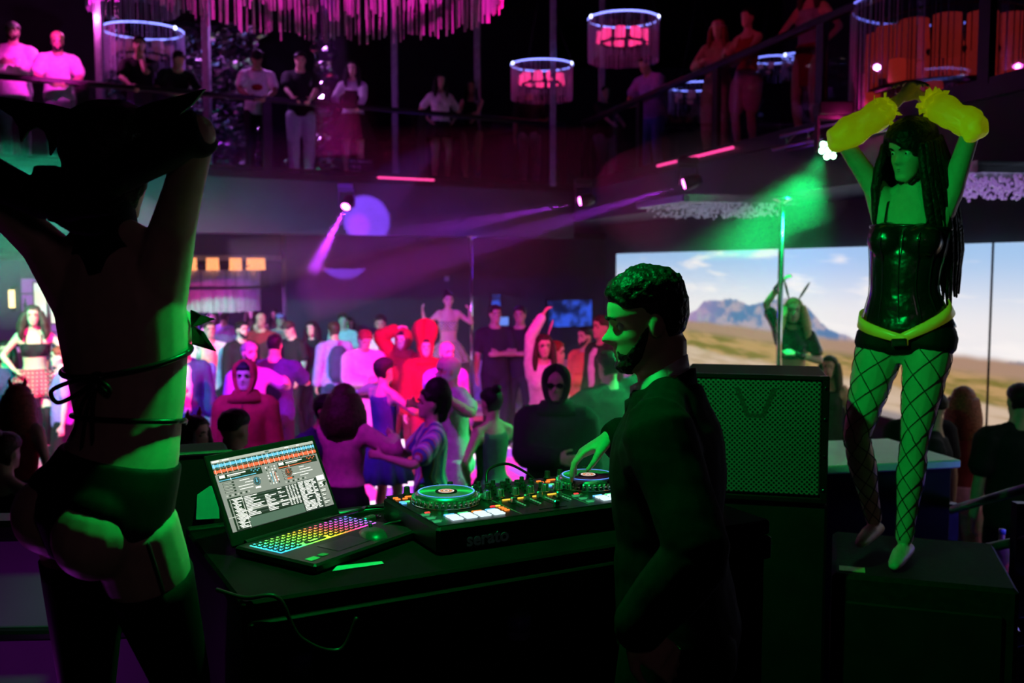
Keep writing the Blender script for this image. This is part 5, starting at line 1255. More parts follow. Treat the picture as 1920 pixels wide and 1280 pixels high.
q = who('woman in profile with small devil horns left of the flat-top man', 362, 782, 1.66, 70, 'f', top=T('tank', bk), bottom=T('trousers', bk), hair=('long', bk), skin=0, face=True); horns(q, cloth('dkred'))
q = who('woman with long auburn hair and red horns at the left edge', 32, 722, 1.70, 178, 'f', top=T('tank', 'dkred'), bottom=T('skirt', bk), hair=('long', 'red'), skin=0, L='dance'); horns(q, cloth(rd))
who('woman in a black dress at the bottom left corner, bare shoulder', 6, 812, 1.66, 165, 'f', top=T('tank', bk), bottom=T('long_skirt', bk), hair=('up+bun', 'brown'), skin=0, R='down')
who('man standing in the dark behind the plaid dancer', 118, 598, 1.8, 30, top=T('tee', nv), bottom=T('trousers', bk), hair=('short', bk), skin=1)
who('person in a white shirt seen between dancer and pole at left', 131, 606, 1.74, -20, top=T('long', wh), bottom=T('trousers', bk), hair=('short', bk), skin=1)
who('woman in dark clothes standing at the left wall', 10, 640, 1.74, 20, 'f', top=T('tee', nv), bottom=T('trousers', bk), hair=('long', bk), skin=1)
who('person with a violet shirt below the left pole', 113, 650, 1.7, -60, 'f', R='drink', top=T('tee', 'purple'), bottom=T('trousers', bk), hair=('short', 'red'), skin=0)
# people right of the booth
who('woman with long dark hair behind the loudspeaker', 1556, 668, 1.68, -28, 'f', top=T('tank', bk), bottom=T('trousers', bk), hair=('long', bk), skin=1)
who('man with a round afro behind the right dancer', 1727, 712, 1.78, 178, top=T('tee', bk), bottom=T('trousers', bk), hair=('afro', bk), skin=2)
who('man with a fade haircut in profile, right of the dancer', 1748, 735, 1.76, -112, top=T('tee', bk, loose=.01), bottom=T('trousers', bk), hair=('fade', bk), beard='black', skin=1, face=True)
who('woman with long red hair seen from behind at the right', 1807, 727, 1.70, 150, 'f', top=T('tank', 'dkred'), bottom=T('trousers', 'pinkish'), hair=('long', 'red'), skin=0)
who('man in a black tee seen from behind at the right edge', 1915, 718, 1.82, 176, top=T('tee', bk, loose=.01), bottom=T('trousers', bk), hair=('buzz', bk), skin=1, wide=1.1)
# far people under the balcony by the bar and the sofa
far = [('man in a white shirt near the bar, beside the fringe lamp', 538, 566, 1.8, 20, 'm', wh), ('person with a white sleeve under the posters', 601, 570, 1.76, -40, 'm', wh), ('blond woman near the bar behind the red-lit bald man', 515, 580, 1.7, 10, 'f', 'grey'), ('person in violet at the bar below the fringe lamp', 420, 582, 1.75, 170, 'm', 'purple'), ('woman in blue at the bar left of the violet person', 398, 585, 1.7, 20, 'f', 'blue'), ('bar guest in dark clothes right of the blond woman', 560, 577, 1.78, 190, 'm', bk), ('bar guest leaning below the pale posters', 622, 580, 1.74, -80, 'm', bk), ('guest in a grey shirt by the bar, second from the fringe lamp', 470, 578, 1.74, 30, 'f', 'grey'),
       ('bar guest in a blue shirt behind the navy-jacket man', 352, 580, 1.76, -30, 'm', 'blue'), ('guest in a pale top at the back beside the dark wall', 655, 596, 1.66, 15, 'f', 'tan')]
for lab, px, yt, hh, yw, sx, col in far: who(lab, px, yt, hh, yw, sx, top=T('tee' if sx == 'm' else 'tank', col), bottom=T('trousers', bk), hair=('short' if sx == 'm' else 'long', random.choice((bk, 'brown'))), skin=random.choice((0, 1, 2)), group='people at the bar', R=random.choice(('down', 'drink')))
for lab, px, yt, hh, yw, zz in (('dark figure behind the sofa, left of the blue picture', 928, 572, 1.82, 20, .25), ('dark figure with a cap behind the sofa, next to the blue light', 975, 574, 1.8, -10, .25)):
    who(lab, px, yt, hh, yw, z=zz, top=T('tee', bk), bottom=T('trousers', bk), hair=('short', bk), skin=2, L='cross', group='people by the sofa')

# ------------------------------------------------------------------ costumed dancers at the poles
def plaid(name, c1, c2, c3):
    m, n_, b = nodes_of(name); globals()['nt'] = n_
    tc = n_.nodes.new('ShaderNodeTexCoord'); ck = n_.nodes.new('ShaderNodeTexBrick')
    w1 = n_.nodes.new('ShaderNodeTexWave'); w1.bands_direction = 'X'; w1.inputs['Scale'].default_value = 7; w2 = n_.nodes.new('ShaderNodeTexWave'); w2.bands_direction = 'Z'; w2.inputs['Scale'].default_value = 7
    n_.nodes.remove(ck); lk(tc.outputs['Object'], w1.inputs['Vector']); lk(tc.outputs['Object'], w2.inputs['Vector'])
    lk(mixc(step(w1.outputs[0], .55, .65), mixc(step(w2.outputs[0], .55, .65), c1, c2), mixc(step(w2.outputs[0], .55, .65), c2, c3)), b.inputs['Base Color']); b.inputs['Roughness'].default_value = .8; return m
M_pl1 = plaid('plaid_yellow', (.75, .68, .35), (.1, .09, .08), (.8, .8, .7)); M_pl2 = plaid('plaid_red', (.8, .06, .12), (.06, .02, .03), (.8, .3, .3))
PY = 14.5; pc = at(884, 700, PY); pc.z = 0
q = person('dancer in yellow plaid top and skirt holding the centre pole', V3((at(840, 550, 14.2).x, 14.2, .5)), 14, 1.70, 'f', L=((.30, .12, 1.50), (1, -.2, -.8)), R=((.40, .12, 1.5), (1, 0, -1)), skin=0, vox=.013, top=dict(kind='tube', m=M_pl1), bottom=dict(kind='skirt', m=M_pl1), hair=('bun', bk), shoes='black', group='costumed dancers', face=True)
for i, (sg, hip, Kn, An) in enumerate(q.legs): fit_leg(q, i, .45, .98, .005, 'stocking', cloth(wh))
q = person('dancer in a red plaid skirt by the left pole', on_floor(62, 572, 1.70, .45), 22, 1.70, 'f', L=((.25, .22, 1.05), (1, -.4, .1)), R=((.2, .18, 1.05), (1, -.6, .1)), lean=8, skin=0, vox=.013, top=T('tube', bk), bottom=dict(kind='skirt', m=M_pl2), hair=('wavy', 'brown'), shoes='black', heels=.08, group='costumed dancers', face=True)
for s_ in (1, -1): g = G(); g.tube([q.tpt(s_ * .08, .09, 1.33), q.tpt(s_ * .085, .04, 1.45), q.tpt(s_ * .08, -.08, 1.33)], .008, 6); g.build('strap', cloth(bk), q.root, True)
for i in (0, 1): fit_leg(q, i, .42, .98, .006, 'stocking', cloth(bk))
q = person('blond dancer in black bunny ears at the right pole', on_floor(1488, 560, 1.68, .60), -12, 1.68, 'f', R=((.13, .12, 1.93), (1, 0, .2)), L=((.02, .2, 1.25), (1, .1, -1)), skin=0, vox=.0115, lean=4, top=dict(kind='crop', m=M_leather, low=1.2), bottom=dict(kind='shorts', m=M_leather), hair=('wavy', 'blond'), shoes='black', group='costumed dancers', face=True)
ears(q, cloth(bk), .2, (.0, -.35))
sweep(q, 'choker', ringpath(q, 1.545, .006), .012, M_leather)
for sg, S, E, W, hs in q.arms:
    g = G(); g.tube([E.lerp(W, .7), E.lerp(W, .98)], [.038, .034], 12); g.build('cuff', M_leather, q.root, True)

# ------------------------------------------------------------------ people leaning on the balcony
def on_balcony(px, off=.5, side=False):
    u = (px - 960) / F / CP
    (O, U, Nn) = (S0, US, NS) if side else (A0, UB, NB)
    b0 = O + Nn * off; t = (u * b0.y - b0.x) / (U.x - u * U.y); p = b0 + U * t; return V3((p.x, p.y, ZB))
def bal(label, px, h=1.76, yaw=0, sex='m', off=.52, side=False, R='rail', L='rail', **k):
    for a, key in ((R, 'R'), (L, 'L')): k[key] = ARM[a] if isinstance(a, str) else a
    loc = on_balcony(px, off, side); base = -30 if not side else -76 + 0
    return person(label, loc, yaw, h, sex, vox=.015, group='people on the balcony', **k)
q = bal('man in a white cap and pale long shirt at the left of the balcony', 46, 1.82, 20, L='drink', R='drink', off=.75, top=T('long', wh, loose=.02), bottom=T('trousers', 'grey'), hair=('short', 'brown'), beard='brown', skin=0, face=True); cap(q, cloth(wh), 1, True)
cup(q, 1, 'glass held by the man in the white cap', ('glass', (.8, .7, .7)), .1)
q = bal('man in a bright pink-lit shirt leaning on the balcony rail', 127, 1.70, 24, R='rail', L='rail', lean=22, head=(0, 15, 0), top=T('tee', wh, loose=.015), bottom=T('trousers', 'grey'), hair=('fade', 'blond'), beard='black', skin=1, face=True)
bal('man in a black tee with his hand at his chin beside the ring lamp', 277, 1.76, 20, L='chin', R='rail', lean=14, top=T('tee', bk), bottom=T('trousers', nv), hair=('short', bk), skin=2, face=True)
bal('dark figure bowed over the rail right of the ring lamp', 340, 1.66, 30, lean=32, head=(0, 30, 0), top=T('tee', bk), bottom=T('trousers', bk), hair=('short', bk), skin=2)
q = bal('man in a white printed tee and dark cap looking down', 491, 1.76, 16, lean=16, head=(0, 28, 0), top=T('tee', wh), bottom=T('trousers', bk), hair=('short', bk), skin=3); cap(q, cloth(bk))
g = G(); g.ball(q.tpt(0, .13, 1.28), (.08, .02, .05), 12, 8); g.build('shirt_print', cloth('red'), q.root, True)
bal('man in a black tee and white trousers at the balcony rail', 571, 1.80, 14, lean=10, head=(0, 18, 0), top=T('tee', bk, loose=.01), bottom=T('trousers', wh, loose=.02), hair=('short', bk), skin=1, face=True)
q = bal('woman in white sleeves and a black dress at the balcony rail', 667, 1.74, 6, 'f', lean=8, R='railw', L='rail', top=T('long', wh), bottom=T('long_skirt', bk), hair=('long', bk), skin=0, face=True)
make_top(q, 'tube', bk, vox=.014, low=.95, loose=.012, name='bodice')
bal('woman in a dark bodice with white sleeves beside the dark post', 828, 1.74, 20, 'f', off=.7, R='hip', L='hip', top=T('tee', wh), bottom=T('skirt', bk), hair=('long', bk), skin=1)
bal('woman in a short dark dress right of the white-sleeved woman', 886, 1.72, -10, 'f', off=.8, R='cross', top=T('tank', bk), bottom=T('tight', bk), hair=('long', bk), skin=2)
bal('dark man from behind below the middle ring lamp', 992, 1.8, 170, off=.9, R='drink', L='down', top=T('tee', bk), bottom=T('trousers', 'grey'), hair=('short', bk), skin=2)
bal('person in a dark striped outfit at the balcony corner', 1130, 1.66, 30, 'f', side=True, off=.5, top=T('tee', bk), bottom=T('trousers', 'grey'), hair=('short', bk), skin=1)
bal('man in a violet shirt bending over the right balcony rail', 1222, 1.78, -50, side=True, off=.6, lean=20, head=(0, 25, 0), top=T('tee', 'purple', loose=.02), bottom=T('trousers', 'blue'), hair=('short', bk), skin=2)
q = bal('woman in a pale bucket hat and camouflage trousers on the right balcony', 1338, 1.72, -30, 'f', side=True, off=.45, R='drink', L='rail', top=T('jacket', 'tan'), bottom=T('trousers', 'tan', loose=.01), hair=('long', 'red'), skin=1)
cap(q, cloth('beige'), 0); g = G(); g.lathe([(.085, 0), (.125, -.03), (.122, -.034), (.082, .004)], n=28, c=q.Mh @ V3((0, -.005, .055)), R=q.Rh); g.build('hat_brim', cloth('beige'), q.root, True)
bal('woman in sequin shorts next to the bucket-hat woman', 1392, 1.70, -45, 'f', side=True, off=.5, R='drink', L='rail', top=T('tank', 'red'), bottom=T('shorts', 'pinkish'), hair=('bun', bk), skin=1)
bal('woman in a short red skirt near the top of the right balcony', 1506, 1.74, -50, 'f', side=True, off=.55, R='rail', L='hip', top=T('tank', 'grey'), bottom=T('tight', 'red'), hair=('long', 'brown'), skin=1)

# ------------------------------------------------------------------ poles, podiums, sofa, lamps
def pole(p, z0, z1, label, r=.022):
    c = empty('dance_pole', (p.x, p.y, z0), 0, label, 'pole', 'dance poles'); L = z1 - z0
    g = G(); g.cyl((0, 0, .01), (0, 0, L - .01), r, n=16); g.build('shaft', M_chrome, c, True)
    g = G(); g.lathe([(.11, 0), (.11, .012), (.03, .03), (.024, .05)], n=24); g.build('foot_plate', M_steel, c, True)
    g = G(); g.lathe([(.024, L - .05), (.03, L - .03), (.09, L - .01), (.09, L)], n=24); g.build('ceiling_plate', M_steel, c, True)
    return c
pole(pc, .501, at(884, 442, PY).z, 'chrome pole in the middle of the room beside the plaid dancer')
rpz = on_floor(1488, 560, 1.68, .60); pr = at(1462, 600, rpz.y - .22); pole(pr, .601, at(1462, 372, rpz.y - .22).z, 'chrome pole in front of the video wall held by the bunny dancer', .025)
lpz = on_floor(62, 572, 1.70, .45); plf = at(92, 600, lpz.y + .1); pole(plf, .451, 3.6, 'chrome pole at the left beside the red plaid dancer', .022)
M_ptop = mat('podium_pale_top', (.6, .65, .6), .35, var=.05); M_pedge = glow('podium_pink_edge', (1, .05, .25), .55)
def podium(p, z, label, sx, sy, rz):
    c = empty('pole_podium', (p.x, p.y, 0), rz, label, 'podium', 'pole podiums')
    g = G(); g.box((0, 0, z - .02), (sx, sy, .04), bev=.008); g.build('podium_top', M_ptop, c)
    g = G(); [g.box((0, s * (sy / 2 + .005), z - .07), (sx, .02, .06)) for s in (-1, 1)]; [g.box((s * (sx / 2 + .005), 0, z - .07), (.02, sy, .06)) for s in (-1, 1)]; g.build('lit_edge', M_pedge, c)
    for a in (-1, 1):
        for b_ in (-1, 1): g = G(); g.box((a * (sx / 2 - .05), b_ * (sy / 2 - .05), (z - .04) / 2), (.08, .08, z - .04), bev=.008); g.build('leg', mat('podium_leg_pink', (.55, .16, .2), .4), c)
podium(V3((pc.x + .05, pc.y - .1, 0)), .50, 'pale-topped podium with pink edge around the centre pole', 1.25, 1.0, .2)
podium(V3((rpz.x, rpz.y, 0)), .60, 'podium under the bunny dancer by the video wall', 1.1, .9, -.3)
podium(V3((lpz.x + .1, lpz.y, 0)), .45, 'podium under the red plaid dancer at the left', 1.2, 1.0, .3)
# tufted sofa
so = empty('sofa', (.62, 14.35, .25), math.radians(6), 'long pale tufted sofa on the riser behind the crowd', 'sofa')
M_sofa = mat('sofa_pale_leather', (.5, .46, .48), .4, var=.12, scale=8, bump=.1)
g = G(); g.box((0, .05, .22), (2.9, .75, .2), bev=.05); g.build('seat', M_sofa, so); g = G(); g.box((0, .0, .08), (2.8, .7, .16), bev=.02); g.build('base', M_booth, so)
g = G(); nx, nz = 44, 14; vs = []; fs = []
for j in range(nz + 1):
    for i in range(nx + 1):
        x = -1.45 + 2.9 * i / nx; z = .3 + .62 * j / nz; dd = .04 * abs(math.sin(i * math.pi / 4 + (j // 3 % 2) * math.pi / 2)) * abs(math.sin(j * math.pi / 3.5)); vs.append((x, .36 - dd - .03 * math.sin(j / nz * math.pi), z))
for j in range(nz):
    for i in range(nx): a = j * (nx + 1) + i; fs.append((a, a + 1, a + nx + 2, a + nx + 1))
g.add(vs, fs); g.box((0, .44, .6), (2.9, .12, .66), bev=.04); g.build('backrest', M_sofa, so, True)
for s_ in (-1, 1): g = G(); g.box((s_ * 1.5, .08, .34), (.16, .8, .5), bev=.05); g.build('armrest', M_sofa, so)
g = G(); g.lathe([(.008, 0), (.008, .006), (.002, .012)], n=8); bm_ = g.mesh('tuft_button', M_steel)
for j in range(3):
    for i in range(14): inst('tuft_button', bm_, so, (-1.35 + .2 * i + (.1 if j % 2 else 0), .335, .45 + .17 * j), (math.pi / 2, 0, 0))
c_ = empty('low_table', (-.35, 13.3, .25), .1, 'low pink-legged table in front of the sofa', 'table')
g = G(); g.box((0, 0, .48), (.7, .5, .035), bev=.006); g.build('table_top', M_ptop, c_)
for a in (-1, 1):
    for b_ in (-1, 1): g = G(); g.box((a * .3, b_ * .2, .23), (.06, .06, .46)); g.build('leg', MATS['podium_leg_pink'], c_)
ch = empty('armchair', (-2.55, 5.95, 0), .3, 'violet padded chair at the lower left by the parapet', 'chair'); M_vc = mat('violet_vinyl', (.4, .34, .6), .35)
g = G(); g.box((0, 0, .40), (.5, .5, .12), bev=.04); g.build('seat', M_vc, ch); g = G(); g.box((0, .24, .72), (.5, .1, .6), bev=.04); g.build('backrest', M_vc, ch)
for a in (-1, 1):
    for b_ in (-1, 1): g = G(); g.cyl((a * .2, b_ * .2, 0), (a * .2, b_ * .2, .36), .018, n=8); g.build('leg', M_steel, ch)

# ---- ring lamps: glowing ring, fringe, pink shades inside
M_ring = glow('ring_neon_blue', (.22, .25, 1), 3.2); M_ringhot = glow('ring_lamp_white', (.6, .65, 1), 6)
m, nt, b = nodes_of('fringe_silk'); b.inputs['Base Color'].default_value = (.45, .4, .6, 1); b.inputs['Roughness'].default_value = .5; b.inputs['Sheen Weight'].default_value = .3; M_fr = m
M_frp = mat('fringe_pink', (.75, .5, .7), .5, var=.1)
M_shade = mat('lamp_shade_pink', (.7, .2, .35), .6, emis=(1, .04, .25), estr=1.5); M_shr = mat('lamp_shade_red', (.3, .1, .1), .6, emis=(1, .05, .04), estr=.16); M_sho = mat('lamp_shade_orange', (.7, .4, .2), .6, emis=(1, .36, .12), estr=1.3); M_shd = mat('lamp_shade_dim', (.4, .18, .3), .6, emis=(.5, .1, .22), estr=.12)
def fringe(g, R, z0, z1, n, r=.006, jit=.02, rn=random.Random(4), arc=(0, 360), w=1):
    for k in range(n):
        a = math.radians(arc[0] + (arc[1] - arc[0]) * (k + rn.random() * .7) / n); zz = z1 + jit * (rn.random() - .5)
        x, y = math.cos(a) * R, math.sin(a) * R; d = rn.random() * 6.28; rr = r * (.6 + .8 * rn.random())
        vs = []
        for (z, sx) in ((z0, 0), (zz, jit * .3 * (rn.random() - .5))):
            for j in range(3): vs.append((x + sx + math.cos(d + j * 2.094) * rr, y + math.sin(d + j * 2.094) * rr, z))
        g.add(vs, [(0, 1, 4, 3), (1, 2, 5, 4), (2, 0, 3, 5)])
def torus(g, R, z, r, n=48, m=8):
    vs = [((R + r * math.cos(2*math.pi*j/m)) * math.cos(2*math.pi*i/n), (R + r * math.cos(2*math.pi*j/m)) * math.sin(2*math.pi*i/n), z + r * math.sin(2*math.pi*j/m)) for i in range(n) for j in range(m)]
    g.add(vs, [(i*m+j, ((i+1) % n)*m+j, ((i+1) % n)*m+(j+1) % m, i*m+(j+1) % m) for i in range(n) for j in range(m)])
def ring_lamp(p, R, label, fl=.5, ns=9, shade=M_shade, nfr=110, ring=True, hang=1.4, ring_m=None, inner=.62, sh=.14, group='ring lamps', fr_r=.006, fz=0, sz=None, fm=None):
    c = empty('ring_lamp', p, 0, label, 'lamp', group)
    if ring:
        g = G(); torus(g, R, 0, .012); g.build('glow_ring', ring_m or M_ring, c, True)
        for a in (200, -20): g = G(); g.ball((math.cos(math.radians(a)) * R, math.sin(math.radians(a)) * R, 0), .025); g.build('ring_bulb', M_ringhot, c, True)
    g = G(); fringe(g, R, fz, -fl, nfr, fr_r); o = g.build('fringe', fm or M_fr, c); o['kind'] = 'stuff'
    g = G(); torus(g, R * inner, -fl * .55, .03); torus(g, R * inner, -fl * .15, .012); g.build('inner_frame', M_blackmetal, c, True)
    g = G(); g.lathe([(.06, -sh / 2), (.055, sh / 2), (.05, sh / 2), (.055, -sh / 2)], n=14); sm = g.mesh('lamp_shade', shade, True)
    for k in range(ns): a = 2 * math.pi * (k + .4) / ns; inst('lamp_shade', sm, c, (math.cos(a) * R * inner, math.sin(a) * R * inner, -fl * .42 if sz is None else sz), scale=(1.25 * R / .5, 1.25 * R / .5, 1.1 * R / .5))
    for k in range(3): a = 2 * math.pi * k / 3; g = G(); g.cyl((math.cos(a) * R, math.sin(a) * R, 0), (0, 0, hang), .004, n=6); g.build('hanging_wire', M_blackmetal, c)
    return c
ring_lamp(at(268, 58, 14.9), .57, 'blue ring lamp with fringe behind the man in black at the left', .66, 6, M_shd, 90)
ring_lamp(at(1016, 122, 16.5), .50, 'blue ring lamp with pink shades behind the balcony post, middle one', .55)
ring_lamp(at(1169, 36, 14.2), .49, 'largest blue ring lamp with pink shades at upper centre', .58)
ring_lamp(at(1450, 112, 15.6), .32, 'small blue ring lamp low behind the right railing', .3, 5, M_shd, 40)
ring_lamp(at(1500, 105, 14.2), .24, 'small bright blue ring right of the sequin-shorts woman', .3, 5, M_shd, 40)
ring_lamp(at(1305, 162, 15.8), .42, 'dim blue ring lamp low behind the bucket-hat woman', .4, 5, M_shd, 50)
ring_lamp(at(1790, 4, 8.9), .86, 'large fringe chandelier with red shades at the upper right', .95, 14, M_shr, 120, True, 1.2, glow('ring_blue_dim', (.2, .2, 1), 1.2), .7, .17)
ring_lamp(at(1955, 120, 11.2), .6, 'red shaded chandelier at the right edge of the balcony', .4, 10, M_shr, 30, False, 1.6)
# second tier of shades of the big right chandelier
c = empty('shade_tier', at(1770, 172, 8.6), 0, 'lower ring of red lamp shades behind the right dancer\'s hands', 'lamp', 'ring lamps')
g = G(); torus(g, .6, 0, .03); g.build('tier_ring', M_blackmetal, c, True)
g = G(); g.lathe([(.07, -.09), (.065, .09), (.06, .09), (.065, -.09)], n=14); sm = g.mesh('lamp_shade', M_shr, True)
for k in range(12): a = 2 * math.pi * k / 12; inst('lamp_shade', sm, c, (math.cos(a) * .6, math.sin(a) * .6, .12 if k % 2 else -.1))
# bar fringe lamp with orange shades
ring_lamp(at(405, 484, 17.2), .72, 'wide fringe lamp with orange shades over the bar', .9, 12, M_sho, 300, False, .18, None, 1.0, .13, fr_r=.011, fz=-.2, sz=-.1, fm=mat('fringe_silver', (.7, .66, .75), .4, var=.1))
# big fringe chandelier over the dance floor
cc_ = V3((-1.43, 8.0, 4.66)); c = empty('fringe_chandelier', cc_ + V3((0, 0, 1.1)), 0, 'huge pink fringe chandelier at the top centre', 'chandelier')
g = G(); fringe(g, 1.36, 0, -1.1, 210, .011, .10); o = g.build('outer_fringe', M_frp, c); o['kind'] = 'stuff'
g = G(); fringe(g, .95, 0, -.98, 130, .010, .10); o = g.build('inner_fringe', M_frp, c); o['kind'] = 'stuff'
g = G(); torus(g, 1.36, 0, .03); torus(g, .95, 0, .03); [g.box((0, 0, 0), (2.7, .05, .05), Matrix.Rotation(k * math.pi / 3, 3, 'Z')) for k in range(3)]; g.build('frame', M_blackmetal, c)
g = G(); g.cyl((0, 0, 0), (0, 0, 2.2), .03, n=10); g.build('hanging_pole', M_blackmetal, c)
spot('pink_chandelier_spot', (-1.0, 5.6, 7.7), cc_ + V3((0, .9, .2)), (1, .02, .6), 900, 46, .6, .1)
c = empty('fringe_chandelier', at(250, 22, 12.2) + V3((0, 0, .5)), 0, 'small violet fringe chandelier at the top left', 'chandelier')
g = G(); fringe(g, .52, 0, -.5, 110, .006, .04); o = g.build('outer_fringe', M_fr, c); o['kind'] = 'stuff'
g = G(); torus(g, .52, 0, .02); torus(g, .3, -.1, .03); g.build('frame', M_blackmetal, c); g = G(); g.cyl((0, 0, 0), (0, 0, 2), .02, n=8); g.build('hanging_pole', M_blackmetal, c)

# ---- crumpled silver foil columns behind the balcony guests
m, nt, b = nodes_of('crumpled_silver_foil'); tc = nt.nodes.new('ShaderNodeTexCoord'); b.inputs['Base Color'].default_value = (.8, .78, .82, 1); b.inputs['Metallic'].default_value = 1; b.inputs['Roughness'].default_value = .12
M_foil = m
for px, d, wd, lab in ((213, 16.0, .18, 'narrow crumpled foil column left of the ring lamp'), (352, 16.4, .3, 'crumpled foil column beside the steel post'), (385, 16.5, .3, 'crumpled foil column right behind the steel post'), (432, 16.6, .34, 'wide crumpled foil column, fourth from the left'), (470, 16.7, .26, 'crumpled foil column behind the white printed tee'), (606, 17.2, .24, 'crumpled foil column right of the man in white trousers')):
    p = at(px, 150, d); g = G(); n, mz = 18, 46; vs = []
    for k in range(mz + 1):
        for j in range(n):
            a = 2 * math.pi * j / n; r_ = wd * (.8 + .45 * noise.noise(V3((math.cos(a) * 2.2 + px, math.sin(a) * 2.2, k * .55))) + .25 * math.sin(k * .9 + px)); vs.append((math.cos(a) * r_, math.sin(a) * r_, 2.6 * k / mz))
    g.add(vs, [(k*n+j, k*n+(j+1) % n, (k+1)*n+(j+1) % n, (k+1)*n+j) for k in range(mz) for j in range(n)]); o = g.build('foil_column', M_foil, None, loc=(p.x, p.y, ZB)); tag(o, lab, 'foil column', 'foil columns')
for i, (x, y, z, col, s) in enumerate(((-5.6, 13.4, 5.9, (1, .1, .7), 40), (-3.6, 14.6, 5.9, (.7, .2, 1), 40), (-4.6, 15.2, 4.2, (1, .15, .3), 25))): point('foil_light', (x, y, z), col, s * .9, .05) if i < 2 else None

# ---- moving heads
M_lamp = mat('fixture_black', (.015, .015, .017), .4, var=.2)
def mover(p, aim, label, lens, r=.06, s=1, cells=0):
    d = (V3(aim) - V3(p)).normalized(); c = empty('moving_head_light', p, 0, label, 'stage light', 'moving head lights'); Q = d.to_track_quat('Z', 'Y').to_matrix()
    g = G(); g.lathe([(.05 * s, -.16 * s), (.075 * s, -.1 * s), (.085 * s, .0), (.078 * s, .04 * s)], n=20, R=Q); g.build('head', M_lamp, c, True)
    g = G(); 
    if cells:
        for k in range(cells): a = 2 * math.pi * k / (cells - 1); cr_ = 0 if k == cells - 1 else .05 * s; g.ball(Q @ V3((math.cos(a) * cr_, math.sin(a) * cr_, .045 * s)), .018 * s, 10, 6)
    else: g.lathe([(r * s, .038 * s), (r * s * .8, .05 * s), (.001, .055 * s)], n=20, R=Q)
    g.build('lens', lens, c, True)
    g = G(); [g.box((sg * .1 * s, 0, .08 * s), (.02 * s, .06 * s, .22 * s), bev=.004) for sg in (1, -1)]; g.box((0, 0, .19 * s), (.22 * s, .07 * s, .03 * s), bev=.004); g.build('yoke', M_lamp, c)
    g = G(); g.box((0, 0, .245 * s), (.22 * s, .16 * s, .08 * s), bev=.01); g.build('base', M_lamp, c)
    return c
L_mag = glow('lens_magenta', (1, .12, .8), 14); L_grn = glow('lens_green', (.35, 1, .5), 18)
for k, ((bx, by), bY, tgt, pw, an) in enumerate(BEAMS): mover(at(bx, by, bY) , tgt, ('purple moving light hanging below the white-sleeved woman', 'purple moving light at the balcony corner', 'purple moving light under the right balcony, nearest the green one')[k], L_mag)
gp = at(1560, 276, 8.9); mover(gp, gp + V3((-.75, -.55, -.5)), 'bright green moving light with clustered lenses at the right', L_grn, .06, 1.35, 7)
for k, px in enumerate((1518, 1531)): mover(at(px, 296, 9.6), at(px, 296, 9.6) + V3((-.4, -.8, -.4)), ('small green light, the left of the twin pair', 'small green light, the right of the twin pair')[k], L_grn, .06, .32, 4)
c = empty('light_truss', at(1560, 250, 9.0), math.atan2(US.y, US.x), 'pink-lit truss bar carrying the green moving light', 'truss')
for y, z in ((-.08, -.05), (.08, -.05), (0, .08)): g = G(); g.tube([(-.9, y, z), (.9, y, z)], .02, 8); g.build('truss_tube', M_steel, c, True)
g = G(); 
for k in range(9): g = G(); g.tube([(-.9 + .2 * k, -.08 if k % 2 else .08, -.05), (-.8 + .2 * k, 0, .08)], .01, 6); g.build('truss_brace', M_steel, c, True)
point('truss_pink', at(1590, 225, 8.7), (1, .03, .35), 6, .04)
mover((-.22, 2.32, 3.44), (.42, 2.55, 1.9), 'green moving light above the booth', glow('lens_green_soft', (.2, 1, .3), 2), .06, 1.0)
mover((1.9, 6.0, 5.33), (-3.1, 11.6, 1.3), 'magenta moving light over the front of the dance floor', L_mag)
# pink light strips on the balcony edges
for a, b_, lab in ((BP(2.4, -.06, 3.86), BP(3.3, -.06, 3.86), 'pink light strip on the back balcony edge'), (SS(-1.0, -.06, 3.86), SS(1.1, -.06, 3.86), 'pink light strip on the right balcony edge')):
    g = G(); g.tube([a, b_], .016, 8); tag(g.build('light_strip', glow('strip_pink', (1, .05, .3), 1.6), None, True), lab, 'light strip', 'balcony light strips')
# crystal ceiling trays
def tray(p, rz, label, em):
    c = empty('crystal_ceiling_lamp', p, rz, label, 'ceiling lamp', 'crystal ceiling lamps')
    g = G(); [g.box(((s * .62) if k else 0, 0 if k else s * .62, 0), (.05, 1.29, .06) if k else (1.29, .05, .06)) for s in (-1, 1) for k in (0, 1)]; g.build('frame', M_steel, c)
    g = G(); rn_ = random.Random(1)
    for i in range(420): g.ball((rn_.uniform(-.56, .56), rn_.uniform(-.56, .56), -.02 - .12 * rn_.random()), .014, 5, 3)
    o = g.build('crystals', em, c); o['kind'] = 'stuff'
    g = G(); g.box((0, 0, .035), (1.3, 1.3, .02)); g.build('backing', M_steel, c)
M_cry = mat('crystal_glass', (.8, .8, .85), .08, .6, emis=(.35, .4, .6), estr=.22); M_cry2 = mat('crystal_glass_violet', (.8, .75, .9), .08, .6, emis=(.45, .2, .8), estr=.3)
tray(V3((2.15, 10.6, 3.24)), math.atan2(US.y, US.x), 'pale crystal ceiling lamp below the right balcony edge', M_cry); tray(V3((3.55, 7.45, 3.24)), math.atan2(US.y, US.x), 'violet crystal ceiling lamp behind the right dancer', M_cry2)
